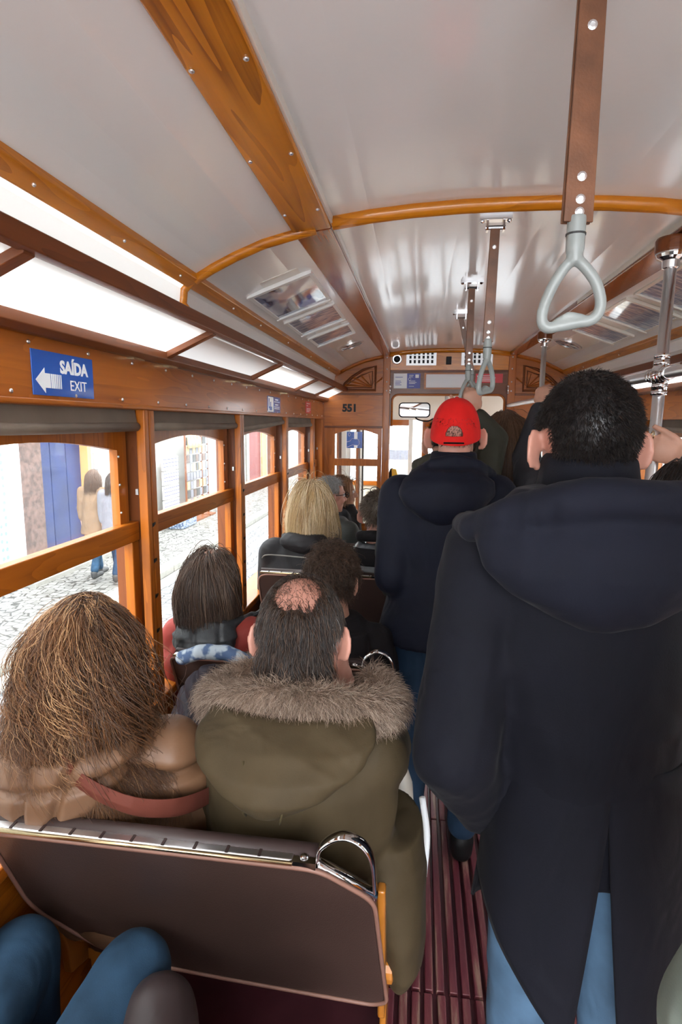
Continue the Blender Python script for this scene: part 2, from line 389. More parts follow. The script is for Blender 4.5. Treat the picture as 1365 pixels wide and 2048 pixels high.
def obj(name, mb, m, parent=None, bevel=0, smooth=False, seg=2):
    me = bpy.data.meshes.new(name); off = WL[parent.name] if parent is not None else Vector((0, 0, 0))
    v = np.array(mb.v, float)-np.array(off)
    me.from_pydata(v.tolist(), [], mb.f)
    ms = m if isinstance(m, (list, tuple)) else [m]
    for x in ms: me.materials.append(M[x] if isinstance(x, str) else x)
    if len(ms) > 1: me.polygons.foreach_set('material_index', mb.mi)
    bm = bmesh.new(); bm.from_mesh(me); bmesh.ops.recalc_face_normals(bm, faces=bm.faces); bm.to_mesh(me); bm.free()
    if smooth: me.polygons.foreach_set('use_smooth', [True]*len(me.polygons))
    me.update()
    o = place(bpy.data.objects.new(name, me), parent)
    if bevel:
        b = o.modifiers.new('b', 'BEVEL'); b.width = bevel; b.segments = seg; b.limit_method = 'ANGLE'; b.angle_limit = .6
        if not smooth: me.polygons.foreach_set('use_smooth', [True]*len(me.polygons))
        w = o.modifiers.new('w', 'WEIGHTED_NORMAL')
    return o
def struct(name, mb, m, parent=None, **k):
    o = obj(name, mb, m, parent, **k)
    if parent is None: o['kind'] = 'structure'
    return o
def S(name, label, cat, mb, m, group=None, **k): return tag(obj(name, mb, m, **k), label, cat, group)
def bake(o):
    dg = bpy.context.evaluated_depsgraph_get(); dg.update()
    me = bpy.data.meshes.new_from_object(o.evaluated_get(dg)); o.modifiers.clear(); o.data = me; return me
def blob(name, mb, m, parent=None, vox=.008, sm=6, fac=.6, disp=None, paint=None):
    """one continuous surface grown from overlapping solids"""
    o = obj(name, mb, m if isinstance(m, (list, tuple)) else [m], parent)
    r = o.modifiers.new('r', 'REMESH'); r.mode = 'VOXEL'; r.voxel_size = vox; r.use_smooth_shade = True
    if sm: s = o.modifiers.new('s', 'SMOOTH'); s.iterations = sm; s.factor = fac
    me = bake(o)
    n = len(me.vertices)
    if disp is not None and n:
        co = np.empty(n*3); me.vertices.foreach_get('co', co); co = co.reshape(-1, 3)
        no = np.empty(n*3); me.vertex_normals.foreach_get('vector', no); no = no.reshape(-1, 3)
        off = np.array(WL[parent.name]) if parent is not None else np.zeros(3)
        co = co+no*disp(co+off, no)[:, None]
        me.vertices.foreach_set('co', co.ravel())
    if paint is not None:
        me.update(); c = np.array([p.center for p in me.polygons]); off = np.array(WL[parent.name]) if parent is not None else np.zeros(3)
        me.polygons.foreach_set('material_index', paint(c+off).astype(np.int32))
    me.polygons.foreach_set('use_smooth', [True]*len(me.polygons)); me.update()
    return o
def folds(amp=.004, k=18, seed=0, aniso=(1, 1, .45)):
    g = np.random.default_rng(seed); ks = g.normal(size=(7, 3)); ks /= np.linalg.norm(ks, axis=1)[:, None]
    ks = ks*np.array(aniso)*k*g.uniform(.5, 1.8, 7)[:, None]; ph = g.uniform(0, 6, 7); w = g.normal(size=(7, 3))*k*.35
    def f(p, n):
        d = np.zeros(len(p))
        for i in range(7): d += (1-np.abs(np.sin(p@ks[i]+ph[i]+1.3*np.sin(p@w[i]))))**1.5
        return amp*(d/7*3-1)
    return f
def text(name, s, size, m, parent, mtx, bold=.0, align='LEFT', depth=.0006):
    cu = bpy.data.curves.new(name, 'FONT'); cu.body = s; cu.size = size; cu.extrude = depth; cu.offset = bold; cu.align_x = align; cu.resolution_u = 3
    t = bpy.data.objects.new(name, cu); COL.objects.link(t)
    dg = bpy.context.evaluated_depsgraph_get(); dg.update()
    me = bpy.data.meshes.new_from_object(t.evaluated_get(dg)); bpy.data.objects.remove(t)
    me.transform(mtx); off = WL[parent.name] if parent is not None else Vector((0, 0, 0))
    me.transform(Matrix.Translation(-off)); me.materials.clear(); me.materials.append(M[m])
    return place(bpy.data.objects.new(name, me), parent)
def frame(o, x, y):
    """matrix from origin and two in-plane axes"""
    x = Vector(x).normalized(); y = Vector(y).normalized(); z = x.cross(y)
    m = Matrix((x, y, z)).transposed().to_4x4(); m.translation = o; return m
def curve(pts, n=8):
    """Catmull-Rom through points"""
    P = [Vector(p) for p in pts]; P = [2*P[0]-P[1]]+P+[2*P[-1]-P[-2]]; out = []
    for i in range(1, len(P)-2):
        for j in range(n):
            t = j/n; a, b, c, d = P[i-1:i+3]
            out.append(.5*((2*b)+(c-a)*t+(2*a-5*b+4*c-d)*t*t+(3*b-a-3*c+d)*t**3))
    out.append(P[-2]); return out
def arc(c, r, a0, a1, n, u=Vector((1, 0, 0)), v=Vector((0, 0, 1))):
    return [Vector(c)+u*r*math.cos(a0+(a1-a0)*i/n)+v*r*math.sin(a0+(a1-a0)*i/n) for i in range(n+1)]
# ------------------------------------------------------------------ tram shell
XL, XR, XC, YR, YB = -.78, 1.22, .22, -.9, 4.7
RIB = 1.65
POSTS = [-.86, -.185, .70, 1.585, 2.47, 3.355, 4.24]
def mx(x): return 2*XC-x
_tn = [0]
def trim(mb, m, **k):
    _tn[0] += 1
    return struct('trim_%d' % _tn[0], mb, m, **k)

struct('floor', MB().box(XL-.12, XR+.12, YR, 6.3, -.06, 0), 'floor')
sl = MB()
for ya, yb in ((-.6, .05), (.06, .685), (.695, 1.415), (1.425, 2.145), (2.155, 2.875), (2.885, 3.6), (3.61, 4.65)):
    k = 0
    x = -.045
    while x < .60:
        j = rnd.uniform(-.003, .003)
        sl.hexa([(x+j, ya, 0), (x+.0275+j, ya, 0), (x+.0275+j, yb, 0), (x+j, yb, 0), (x+.003+j, ya, .015), (x+.0245+j, ya, .015), (x+.0245+j, yb, .015), (x+.003+j, yb, .015)])
        x += .0355
trim(sl, 'slat', bevel=.0025)

# ceiling profile (left half, mirrored), extruded along the car
CP = [(-.615, 1.900), (-.665, 1.918), (-.695, 1.955), (-.690, 1.998), (-.655, 2.032), (-.60, 2.062), (-.532, 2.093), (-.45, 2.124), (-.36, 2.146), (-.30, 2.158), (-.262, 2.172), (-.254, 2.176), (-.15, 2.190), (-.03, 2.200), (.10, 2.206), (.22, 2.207)]
CP = CP+[(mx(x), z) for x, z in reversed(CP[:-1])]
def out_(P, t):
    R = []
    for i, (x, z) in enumerate(P):
        a = P[max(i-1, 0)]; b = P[min(i+1, len(P)-1)]
        dx, dz = b[0]-a[0], b[1]-a[1]; l = math.hypot(dx, dz); R.append((x-dz/l*t, z+dx/l*t))
    return R
CPo = out_(CP, .03)
c = MB()
for i in range(len(CP)-1):
    q = [CP[i], CP[i+1], CPo[i+1], CPo[i]]
    glow_panel = i < 4 or i >= len(CP)-5
    c.strip([(x, RIB if glow_panel else YR, z) for x, z in q], [(x, YB+.04, z) for x, z in q])
bmv = struct('ceiling', c, 'enamel')
bm = bmesh.new(); bm.from_mesh(bmv.data); bmesh.ops.remove_doubles(bm, verts=bm.verts, dist=1e-5)
es = {}
for f in list(bm.faces):
    k = tuple(sorted(v.index for v in f.verts)); es.setdefault(k, []).append(f)
bmesh.ops.delete(bm, geom=[f for l in es.values() if len(l) > 1 for f in l], context='FACES_ONLY')
bmesh.ops.recalc_face_normals(bm, faces=bm.faces); bm.to_mesh(bmv.data); bm.free()
for p in bmv.data.polygons: p.use_smooth = True
bmv.modifiers.new('e', 'EDGE_SPLIT').split_angle = .7

# near-bay enamel panels above the lower beam, made translucent to brighten with skylight
for k, seg in enumerate((CP[:5], CP[-5:])):
    so_ = out_(seg, .004); q = MB()
    for i in range(4):
        p = [seg[i], seg[i+1], so_[i+1], so_[i]]
        q.strip([(x, YR, z) for x, z in p], [(x, RIB, z) for x, z in p])
    struct('window_%d' % (60+k), q, 'glow_panel')  # ceiling panel rather than a window, let through to pass sky light
def bar(Y0, q0, Y1, q1): return MB().strip([(x, Y0, z) for x, z in q0], [(x, Y1, z) for x, z in q1])
def both(Y0, q0, Y1, q1, m, **k):
    trim(bar(Y0, q0, Y1, q1), m, **k)
    trim(bar(Y0, [(mx(x), z) for x, z in q0], Y1, [(mx(x), z) for x, z in q1]), m, **k)
# cream upstand behind the beams, then the figured beams themselves
qb = [(-.362, 2.136), (-.256, 2.150), (-.256, 2.180), (-.362, 2.166)]
qe = [(-.300, 2.148), (-.240, 2.156), (-.240, 2.190), (-.300, 2.180)]
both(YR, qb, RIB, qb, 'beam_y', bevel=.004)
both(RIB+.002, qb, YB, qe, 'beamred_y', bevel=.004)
qc = [(-.27, 2.158), (-.250, 2.158), (-.250, 2.190), (-.27, 2.190)]
both(YR, qc, YB, qc, 'cream')
# strips between the side panels, lower beams under the clerestory panel
qs = [(-.672, 2.000), (-.640, 2.022), (-.645, 2.048), (-.680, 2.022)]
both(YR, qs, YB, qs, 'amber_y', bevel=.003)
ql = [(-.612, 1.874), (-.586, 1.874), (-.586, 1.908), (-.622, 1.912)]
both(YR, ql, YB, ql, 'dark_y', bevel=.003)
# header boards and the dark moulding over them
both(YR, [(-.80, 1.66), (-.78, 1.66), (-.78, 1.792), (-.80, 1.792)], YB, [(-.80, 1.66), (-.78, 1.66), (-.78, 1.792), (-.80, 1.792)], 'wood_y', bevel=.002)
qm = [(-.81, 1.790), (-.756, 1.788), (-.742, 1.800), (-.742, 1.822), (-.81, 1.822)]
both(YR, qm, YB, qm, 'dark_y', bevel=.002)
qn = [(-.80, 1.650), (-.772, 1.652), (-.772, 1.664), (-.80, 1.664)]
both(YR, qn, YB, qn, 'wood_y', bevel=.003)
# arched ribs
def follow(prof, inset):
    P = [(x, z) for x, z in prof]; n = len(P); R = []
    for i in range(n):
        a = P[max(i-1, 0)]; b = P[min(i+1, n-1)]; dx, dz = b[0]-a[0], b[1]-a[1]; l = math.hypot(dx, dz); R.append((P[i][0]+dz/l*inset, P[i][1]-dx/l*inset))
    return R
def rib(prof, Y, r, m):
    trim(MB().tube([(x, Y, z) for x, z in prof], r, 8, sq=1.0), m, smooth=True)
ctr = CP[11:20]
rib([(x, z-.012) for x, z in ctr], RIB, .020, 'amber_x')
sidep = [p for p in CP[4:10]]
for f in (lambda p: p, lambda p: (mx(p[0]), p[1])):
    rib([f((x, z-.008)) for x, z in sidep], RIB, .016, 'amber_x')
    rib([f(p) for p in CP[0:5]], RIB, .016, 'amber_x')
    rib([f((x, z-.008)) for x, z in sidep], YB-.02, .016, 'wood_x')
rib([(x, z-.012) for x, z in ctr], YB-.02, .020, 'amber_x')
# screw heads along beams, strips and header boards
sc = MB()
for y in (.35, .62, .9, 1.2, 1.5, 1.95, 2.3, 2.8, 3.4, 4.1):
    for x, z in ((-.352, 2.136), (-.268, 2.147)):
        if y < RIB: sc.ell((x, y, z), (.005, .005, .003), n=8, m=6); sc.ell((mx(x), y, z), (.005, .005, .003), n=8, m=6)
    sc.ell((-.654, y+.05, 2.011), (.004, .004, .004), n=8, m=6); sc.ell((mx(-.654), y+.05, 2.011), (.004, .004, .004), n=8, m=6)
for y in np.arange(.6, 4.6, .21):
    for z in (1.675, 1.775): sc.ell((-.779, y+(.06 if z > 1.7 else 0), z), (.003, .005, .005), n=8, m=6)
trim(sc, 'steel', smooth=True)

# clerestory hoppers: mullions and milky panes
hm = [.05, .85, 1.655, 2.52, 3.42, 4.10]
def hop(f, left):
    A, B = (-.752, 1.815), (-.600, 1.884)
    for y in hm:
        q = [(A[0], A[1]-.014), (B[0], B[1]-.014), (B[0], B[1]+.006), (A[0], A[1]+.006)]
        trim(MB().strip([(f(x), y-.014, z) for x, z in q], [(f(x), y+.014, z) for x, z in q]), 'dark_x', bevel=.002)
    ys = [YR]+hm+[YB]
    for i in range(len(ys)-1):
        q = [(A[0]-.02, A[1]-.004), (B[0]-.01, B[1]-.002), (B[0]-.01, B[1]+.003), (A[0]-.02, A[1]+.001)]
        global WN
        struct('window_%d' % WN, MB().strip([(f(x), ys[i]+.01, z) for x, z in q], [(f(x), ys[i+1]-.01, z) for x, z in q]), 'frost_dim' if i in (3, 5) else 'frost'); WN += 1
WN = 20
hop(lambda x: x, True); hop(mx, False)
hg = MB()
for y in (1.50, 1.72, 2.36, 2.60, 3.30): hg.box(-.779, -.757, y-.03, y+.03, 1.783, 1.790)
trim(hg, 'brass')

# side walls: dado, sill, posts, sashes
def side(f, s, name, base):
    def bx(x0, x1, *r):
        a, b = f(x0), f(x1); return MB().box(min(a, b), max(a, b), *r)
    def add(mb, x0, x1, *r):
        a, b = f(x0), f(x1); mb.box(min(a, b), max(a, b), *r); return mb
    struct('wall_'+name, bx(-.90, -.80, YR, YB, 0, .74), 'wood_y')
    trim(bx(-.91, -.770, YR, YB, .735, .765), 'wood_y', bevel=.006)
    struct('wall_'+name+'_outer', bx(-.915, -.902, YR, 6.2, -.5, .74), 'yellow')
    struct('wall_'+name+'_header', bx(-.90, -.803, YR, YB, 1.655, 1.82), 'wood_y')
    for y in POSTS:
        trim(bx(-.90, -.802, y-.003, y+.034, .765, 1.655), 'dark_z')
        p = MB(); add(p, -.802, -.775, y-.037, y-.012, .765, 1.652); add(p, -.802, -.780, y+.006, y+.037, .765, 1.652)
        trim(p, 'wood_z', bevel=.003)
        k = MB()
        for z in (.86, .97, 1.08, 1.19, 1.30):
            a = [(f(-.802), y-.011, z), (f(-.772), y-.009, z+.012), (f(-.772), y+.001, z+.016), (f(-.802), y+.005, z-.012)]
            k.extr(a, (0, .0, .007))
        trim(k, 'black')
    trim(bx(-.90, -.775, 4.60, YB, .765, 1.655), 'wood_z', bevel=.004)
    for i in range(len(POSTS)):
        y0 = POSTS[i]+.036; y1 = (POSTS[i+1]-.005) if i+1 < len(POSTS) else 4.60
        n = base+i
        X0, X1 = -.862, -.838
        fr = MB(); sw = .042
        # upper sash with arched head
        N = 12; ya, yb = y0+.004, y1-.004
        lo = [(ya+sw+(yb-.03-ya-2*sw)*k/N, 1.535+.036*math.sin(PI*min(1, max(0, (k/N)*.94+.03)))) for k in range(N+1)]
        for k in range(N):
            fr.strip([(f(X0), lo[k][0], lo[k][1]), (f(X0), lo[k+1][0], lo[k+1][1]), (f(X0), lo[k+1][0], 1.655), (f(X0), lo[k][0], 1.655)],
                     [(f(X1), lo[k][0], lo[k][1]), (f(X1), lo[k+1][0], lo[k+1][1]), (f(X1), lo[k+1][0], 1.655), (f(X1), lo[k][0], 1.655)])
        add(fr, X0, X1, ya, ya+sw, 1.27, 1.655); add(fr, X0, X1, yb-sw-.03, yb-.022, 1.27, 1.655)
        w = struct('window_%d' % n, fr, 'wood_z')
        rc = MB(); add(rc, -.870, -.850, yb-.024, yb, 1.32, 1.655); struct('recess', rc, 'dark_z', w)
        r = MB(); add(r, -.850, -.818, ya, yb, 1.268, 1.326)
        struct('sash_rail', r, 'wood_y', w, bevel=.004)
        st = MB(); add(st, -.850, -.822, ya, ya+.04, .765, 1.268); add(st, -.850, -.822, yb-.04, yb, .765, 1.268); 
        struct('sash_stile', st, 'wood_z', w, bevel=.003)
        g = MB(); add(g, -.852, -.848, ya+.02, yb-.02, 1.30, 1.60)
        struct('upper_pane', g, 'acrylic', w)
        g = MB(); add(g, -.838, -.834, ya+.03, yb-.03, .76, 1.29)
        struct('lower_pane', g, 'glass', w)
        d = MB()
        for z in (1.36, 1.44, 1.52):
            for yy in (yb-sw-.026, ya+sw-.004): d.ell((f(X1+.001), yy, z), (.004, .004, .004), n=8, m=6)
        add(d, -.822, -.814, yb-.008, yb+.004, 1.405, 1.422)
        struct('catch', d, 'alu', w)
        yield i, y0, y1-.031*(i+1 < len(POSTS))
BL = {2: 'brown roller blind over the near left window, left of the first post', 3: 'brown roller blind over the second left window, behind the first post', 4: 'brown roller blind hanging crooked over the third left window', 5: 'small brown roller blind over the last left window before the bulkhead'}
def blind(f, y0, y1, label, tilt=0, group=None):
    a, b = f(-.81), f(-.79)
    t = thing('roller_blind', (f(-.80), (y0+y1)/2, 1.60), label, 'blind', group)
    q = MB()
    q.strip([(f(-.804), y0, 1.66), (f(-.804), y1, 1.66), (f(-.800), y1, 1.66), (f(-.800), y0, 1.66)], [(f(-.808), y0, 1.603-tilt), (f(-.808), y1, 1.603+tilt), (f(-.790), y1, 1.603+tilt), (f(-.790), y0, 1.603-tilt)])
    obj('blind_cloth', q, 'blind', t)
    obj('hem_roll', MB().tube([(f(-.796), y0, 1.604-tilt), (f(-.796), (y0+y1)/2, 1.602), (f(-.796), y1, 1.604+tilt)], .013, 12), 'blind', t, smooth=True)
    obj('end_pin', MB().lathe((f(-.796), y1-.002, 1.604+tilt), [(.008, 0), (.008, .012)], 1, 10), 'black', t); obj('end_pin', MB().lathe((f(-.796), y0-.010, 1.604-tilt), [(.008, 0), (.008, .012)], 1, 10), 'black', t)

for i, y0, y1 in side(lambda x: x, 1, 'left', 1):
    if i in BL: blind(lambda x: x, y0+.01, y1-.01, BL[i], .018 if i == 4 else 0)
RBL = {3: 'brown roller blind over the right window beside the big chrome pole', 4: 'brown roller blind over the right window beyond the near standing man', 5: 'brown roller blind over the last right window before the bulkhead'}
for i, y0, y1 in side(mx, -1, 'right', 10):
    if i in RBL: blind(mx, y0+.01, y1-.01, RBL[i])

# ------------------------------------------------------------------ front bulkhead
Y0, Y1 = YB, YB+.035
def arch_top(x0, x1):
    """ceiling line between two x"""
    return [p for p in CP if x0 < p[0] < x1]
def bh(f, name):
    w = MB()
    P = [(-.80, 1.585), (-.29, 1.585), (-.29, 2.19)]+[(x, z+.012) for x, z in reversed(CP[3:9])]+[(-.70, 1.95), (-.62, 1.89), (-.752, 1.815), (-.80, 1.815)]
    P = [(f(x), z) for x, z in P]
    w.extr([(x, Y0, z) for x, z in P], (0, Y1-Y0, 0))
    w.extr([(x, Y0, z) for x, z in [(f(-.80), 0), (f(-.29), 0), (f(-.29), .70), (f(-.80), .70)]], (0, Y1-Y0, 0))
    struct(name, w, 'wood_x')
    # moulded frame and sunburst carving of the upper panel
    q = [(-.655, 1.885), (-.360, 1.885), (-.360, 2.075), (-.46, 2.045), (-.55, 1.99), (-.61, 1.935)]
    q = [(f(x), z) for x, z in q]
    trim(MB().tube([(x, Y0-.004, z) for x, z in q], .011, 8, closed=True), 'dark_x')
    q2 = [(-.61, 1.905), (-.385, 1.905), (-.385, 2.035), (-.47, 2.005), (-.56, 1.95)]
    trim(MB().tube([(f(x), Y0-.003, z) for x, z in q2], .006, 6, closed=True), 'dark_x')
    r = MB()
    for k in range(7):
        a = math.radians(8+k*19); l = .15+.03*math.cos(a)
        tip = (-.392-l*math.cos(a)*1.25, 1.912+l*.62*math.sin(a))
        r.strip([(f(-.394), Y0-.001, 1.911), (f(-.391), Y0-.008, 1.913), (f(-.388), Y0-.001, 1.914)], [(f(tip[0]), Y0-.001, tip[1]-.010), (f(tip[0]), Y0-.010, tip[1]), (f(tip[0]), Y0-.001, tip[1]+.010)])
    trim(r, 'wood_x')
    trim(MB().extr([(f(x), Y0-.012, z) for x, z in [(-.80, 1.580), (-.295, 1.580), (-.295, 1.596), (-.80, 1.596)]], (0, .012, 0)), 'dark_x', bevel=.003)
    trim(MB().extr([(f(x), Y0-.010, z) for x, z in [(-.80, 1.846), (-.295, 1.846), (-.295, 1.862), (-.80, 1.862)]], (0, .010, 0)), 'dark_x', bevel=.003)
    # post between door and opening
    a, b = f(-.296), f(-.240)
    trim(MB().box(min(a, b), max(a, b), Y0-.02, Y1+.01, 0, 2.20), 'wood_z', bevel=.004)
    k = MB()
    for z in (1.88, 1.95, 2.05, 2.14): k.ell((f(-.267), Y0-.020, z), (.006, .003, .006), n=8, m=6)
    trim(k, 'steel')
    # glazed door leaf
    fr = MB(); N = 14; xa, xb = -.720, -.300; ga, gb = -.690, -.332
    def fx(x0, x1, z0, z1, y=0):
        fr.box(min(f(x0), f(x1)), max(f(x0), f(x1)), Y0-.005+y, Y1, z0, z1)
    fx(xa, ga, .70, 1.585); fx(gb, xb, .70, 1.585); fx(ga, gb, 1.270, 1.328); fx(ga, gb, .70, .77); fx(-.80, xa, .70, 1.585, .006)
    lo = [(ga+(gb-ga)*k/N, 1.530+.038*math.sin(PI*k/N)) for k in range(N+1)]
    for k in range(N):
        fr.extr([(f(x), Y0-.005, z) for x, z in (lo[k], lo[k+1], (lo[k+1][0], 1.585), (lo[k][0], 1.585))], (0, .04, 0))
    return struct('door_1' if name.endswith('left') else 'door_2', fr, 'wood_z')
for f, nme in ((lambda x: x, 'wall_front_left'), (mx, 'wall_front_right')):
    d = bh(f, nme)
    struct('upper_pane', MB().box(min(f(-.70), f(-.325)), max(f(-.70), f(-.325)), Y0+.012, Y0+.016, 1.30, 1.575), 'glass', d)
    struct('lower_pane', MB().box(min(f(-.70), f(-.325)), max(f(-.70), f(-.325)), Y0+.012, Y0+.016, .75, 1.29), 'glass', d)
# header over the gangway: amber band, dark band with a rounded opening below
w = MB(); P = [(-.24, 2.036), (.68, 2.036)]+[(x, z+.01) for x, z in reversed(CP[11:20])]
w.extr([(x, Y0-.012, z) for x, z in P], (0, .04, 0)); struct('wall_front_header', w, 'amber_x')
w = MB(); r = .05
out = [(-.24, 2.034), (-.24, 1.60), (-.222, 1.60)]+[(-.222+r-r*math.cos(a), 1.80+r*math.sin(a)) for a in np.linspace(0, PI/2, 6)]+[(.662-r+r*math.cos(a), 1.80+r*math.sin(a)) for a in np.linspace(PI/2, 0, 6)]+[(.662, 1.60), (.68, 1.60), (.68, 2.034)]
w.extr([(x, Y0-.004, z) for x, z in out], (0, .036, 0)); struct('wall_front_lintel', w, 'dark_x')
trim(MB().tube([(-.222, Y0-.004, 1.60)]+[(-.222+r-r*math.cos(a), Y0-.004, 1.80+r*math.sin(a)) for a in np.linspace(0, PI/2, 6)]+[(.662-r+r*math.cos(a), Y0-.004, 1.80+r*math.sin(a)) for a in np.linspace(PI/2, 0, 6)]+[(.662, Y0-.004, 1.60)], .009, 8), 'wood_x', smooth=True)
trim(MB().box(-.24, .68, Y0-.016, Y0-.004, 2.028, 2.042), 'dark_x', bevel=.003)

t = thing('wall_speaker', (-.189, Y0-.012, 2.126), 'small round chrome speaker at the left end of the amber header', 'speaker')
obj('rim', MB().lathe((-.189, Y0-.013, 2.126), [(.040, 0), (.040, -.010), (.034, -.016), (.026, -.016), (.026, 0)], 1), 'steel', t, smooth=False)
obj('cone', MB().lathe((-.189, Y0-.014, 2.126), [(.026, 0), (.020, -.006), (.008, -.002)], 1), 'black', t)
def louvre(x0, x1, label):
    t = thing('vent_grille', ((x0+x1)/2, Y0-.012, 2.078), label, 'vent', None)
    g = MB(); n = 6; wd = (x1-x0); cell = (wd-.03)/n
    rows = [(2.078, 2.094), (2.120, 2.130), (2.153, 2.160), (2.176, 2.188)]
    for a, b in rows: g.box(x0, x1, Y0-.020, Y0-.013, a, b)
    for i in range(n+1):
        xx = x0+.015+i*cell
        a = x0 if i == 0 else xx-cell*.25; b = x1 if i == n else xx+cell*.25
        g.box(a, b, Y0-.0195, Y0-.0135, 2.08, 2.186)
    obj('plate', g, 'alu', t)
    obj('slot_backing', MB().box(x0+.008, x1-.008, Y0-.0134, Y0-.0122, 2.084, 2.182), 'black', t)
louvre(-.115, .121, 'slotted aluminium vent grille beside the round speaker')
louvre(.315, .555, 'slotted aluminium vent grille behind the far hand straps')
S('wall_switch', 'small black switch box between the two vent grilles', 'switch', MB().box(.197, .238, Y0-.03, Y0-.0125, 2.084, 2.145), 'black', bevel=.004)
t = thing('notice_sticker', (-.105, Y0-.004, 1.90), 'half white half indigo notice on the dark lintel left of the white panel', 'sticker')
obj('white_half', MB().box(-.212, -.106, Y0-.007, Y0-.0045, 1.900, 2.017), 'paper', t)
obj('indigo_half', MB().box(-.1055, 0.0, Y0-.007, Y0-.0045, 1.900, 2.017), 'navyblue', t)
q = MB()
for z, l in ((1.985, .06), (1.955, .045), (1.945, .05), (1.935, .04), (1.925, .05)): q.box(-.20, -.20+l, Y0-.0076, Y0-.007, z, z+.0045)
obj('print', q, 'navyblue', t)
q = MB()
for z, l in ((2.0, .035), (1.988, .03), (1.955, .05), (1.945, .06), (1.935, .05), (1.915, .04)): q.box(-.090, -.090+l, Y0-.0076, Y0-.007, z, z+.004)
q.box(-.04, -.012, Y0-.0076, Y0-.007, 1.982, 2.008)
q.tube([(-.085+.01*math.cos(a), Y0-.0075, 1.972+.01*math.sin(a)) for a in np.linspace(0, 6.0, 14)], .0015, 5)
obj('print', q, 'paper', t)
t = thing('blank_panel', (.195, Y0-.004, 1.904), 'long blank white panel in a wood frame on the dark lintel', 'panel')
obj('face', MB().box(.045, .352, Y0-.008, Y0-.0045, 1.906, 2.010), 'paper', t)
q = MB(); q.box(.03, .367, Y0-.012, Y0-.0045, 1.893, 1.906); q.box(.03, .367, Y0-.012, Y0-.0045, 2.010, 2.022); q.box(.03, .045, Y0-.012, Y0-.0045, 1.906, 2.010); q.box(.352, .367, Y0-.012, Y0-.0045, 1.906, 2.010)
obj('frame', q, 'wood_x', t)
t = thing('warning_sticker', (.535, Y0-.004, 1.943), 'red warning notice on the dark lintel right of the white panel', 'sticker')
obj('face', MB().box(.431, .640, Y0-.007, Y0-.0045, 1.943, 2.013), 'red', t)
q = MB()
for z, l in ((1.995, .08), (1.98, .11), (1.968, .10), (1.956, .07)): q.box(.475, .475+l, Y0-.0076, Y0-.007, z, z+.004)
q.strip([(.440, Y0-.0076, 1.955), (.448, Y0-.0076, 1.955), (.448, Y0-.007, 1.955), (.440, Y0-.007, 1.955)], [(.458, Y0-.0076, 2.0), (.466, Y0-.0076, 2.0), (.466, Y0-.007, 2.0), (.458, Y0-.007, 2.0)])
q.strip([(.458, Y0-.0076, 1.955), (.466, Y0-.0076, 1.955), (.466, Y0-.007, 1.955), (.458, Y0-.007, 1.955)], [(.440, Y0-.0076, 2.0), (.448, Y0-.0076, 2.0), (.448, Y0-.007, 2.0), (.440, Y0-.007, 2.0)])
obj('print', q, 'signwhite', t)
for x, lb in ((-.238, 'small chrome latch at the left corner of the gangway opening'), (.682, 'small chrome latch at the right corner of the gangway opening')):
    q = MB(); q.tube([(x, Y0-.03, 1.86), (x, Y0-.03, 1.91)], .006, 8); q.ell((x, Y0-.03, 1.915), (.010, .010, .010)); q.ell((x, Y0-.03, 1.862), (.009, .009, .007)); q.box(x-.006, x+.006, Y0-.03, Y0-.018, 1.875, 1.895)
    S('latch', lb, 'latch', q, 'chrome', smooth=True)
d = thing('car_number', (-.558, Y0, 1.714), 'black numerals 551 on the wood panel over the left bulkhead door', 'number')
text('numerals', '551', .082, 'black', d, frame((-.628, Y0-.0006, 1.715), (1, 0, 0), (0, 0, 1)), .0042)
d['label'] = 'black numerals 551 on the wood panel over the left bulkhead door'
# handgrip sticker on the door pane
t = thing('handgrip_sticker', (-.525, Y0+.009, 1.418), 'blue sticker of a hand gripping a pole on the bulkhead door glass', 'sticker')
obj('face', MB().box(-.590, -.460, Y0+.009, Y0+.0118, 1.416, 1.550), 'blue', t)
q = MB(); q.box(-.528, -.500, Y0+.0084, Y0+.009, 1.492, 1.548); q.box(-.528, -.500, Y0+.0084, Y0+.009, 1.418, 1.440)
hp = [(-.588, 1.466), (-.56, 1.474), (-.545, 1.496), (-.52, 1.490), (-.50, 1.490), (-.488, 1.484), (-.490, 1.474), (-.482, 1.468), (-.488, 1.460), (-.482, 1.452), (-.490, 1.444), (-.495, 1.436), (-.54, 1.442), (-.56, 1.434), (-.588, 1.422)]
q.tube([(x, Y0+.0088, z) for x, z in hp], .0013, 5)
q.tube([(-.568+.008*math.cos(a), Y0+.0088, 1.527+.014*math.sin(a)) for a in np.linspace(0, 6.28, 12)], .0013, 5)
obj('print', q, 'signwhite', t)

# stickers on the left header board
t = thing('exit_sign', (-.779, 1.194, 1.67), 'blue SAÍDA EXIT sign with a white arrow on the left header board', 'sign')
obj('face', MB().box(-.7797, -.7775, 1.083, 1.303, 1.671, 1.763), 'blue', t, bevel=.0005)
text('word', 'SAÍDA', .037, 'signwhite', t, frame((-.7775, 1.176, 1.722), (0, 1, 0), (0, 0, 1)), .0016)
text('word', 'EXIT', .032, 'signwhite', t, frame((-.7775, 1.208, 1.686), (0, 1, 0), (0, 0, 1)), .0001)
q = MB(); zc = 1.702
q.extr([(-.7774, 1.092, zc), (-.7774, 1.122, zc-.026), (-.7774, 1.122, zc-.015), (-.7774, 1.140, zc-.015), (-.7774, 1.140, zc+.015), (-.7774, 1.122, zc+.015), (-.7774, 1.122, zc+.026)], (.0006, 0, 0))
for k in range(6): q.box(-.7774, -.7768, 1.1425+k*.0065, 1.1472+k*.0065-.0004*k, zc-.015, zc+.015)
obj('arrow', q, 'signwhite', t)
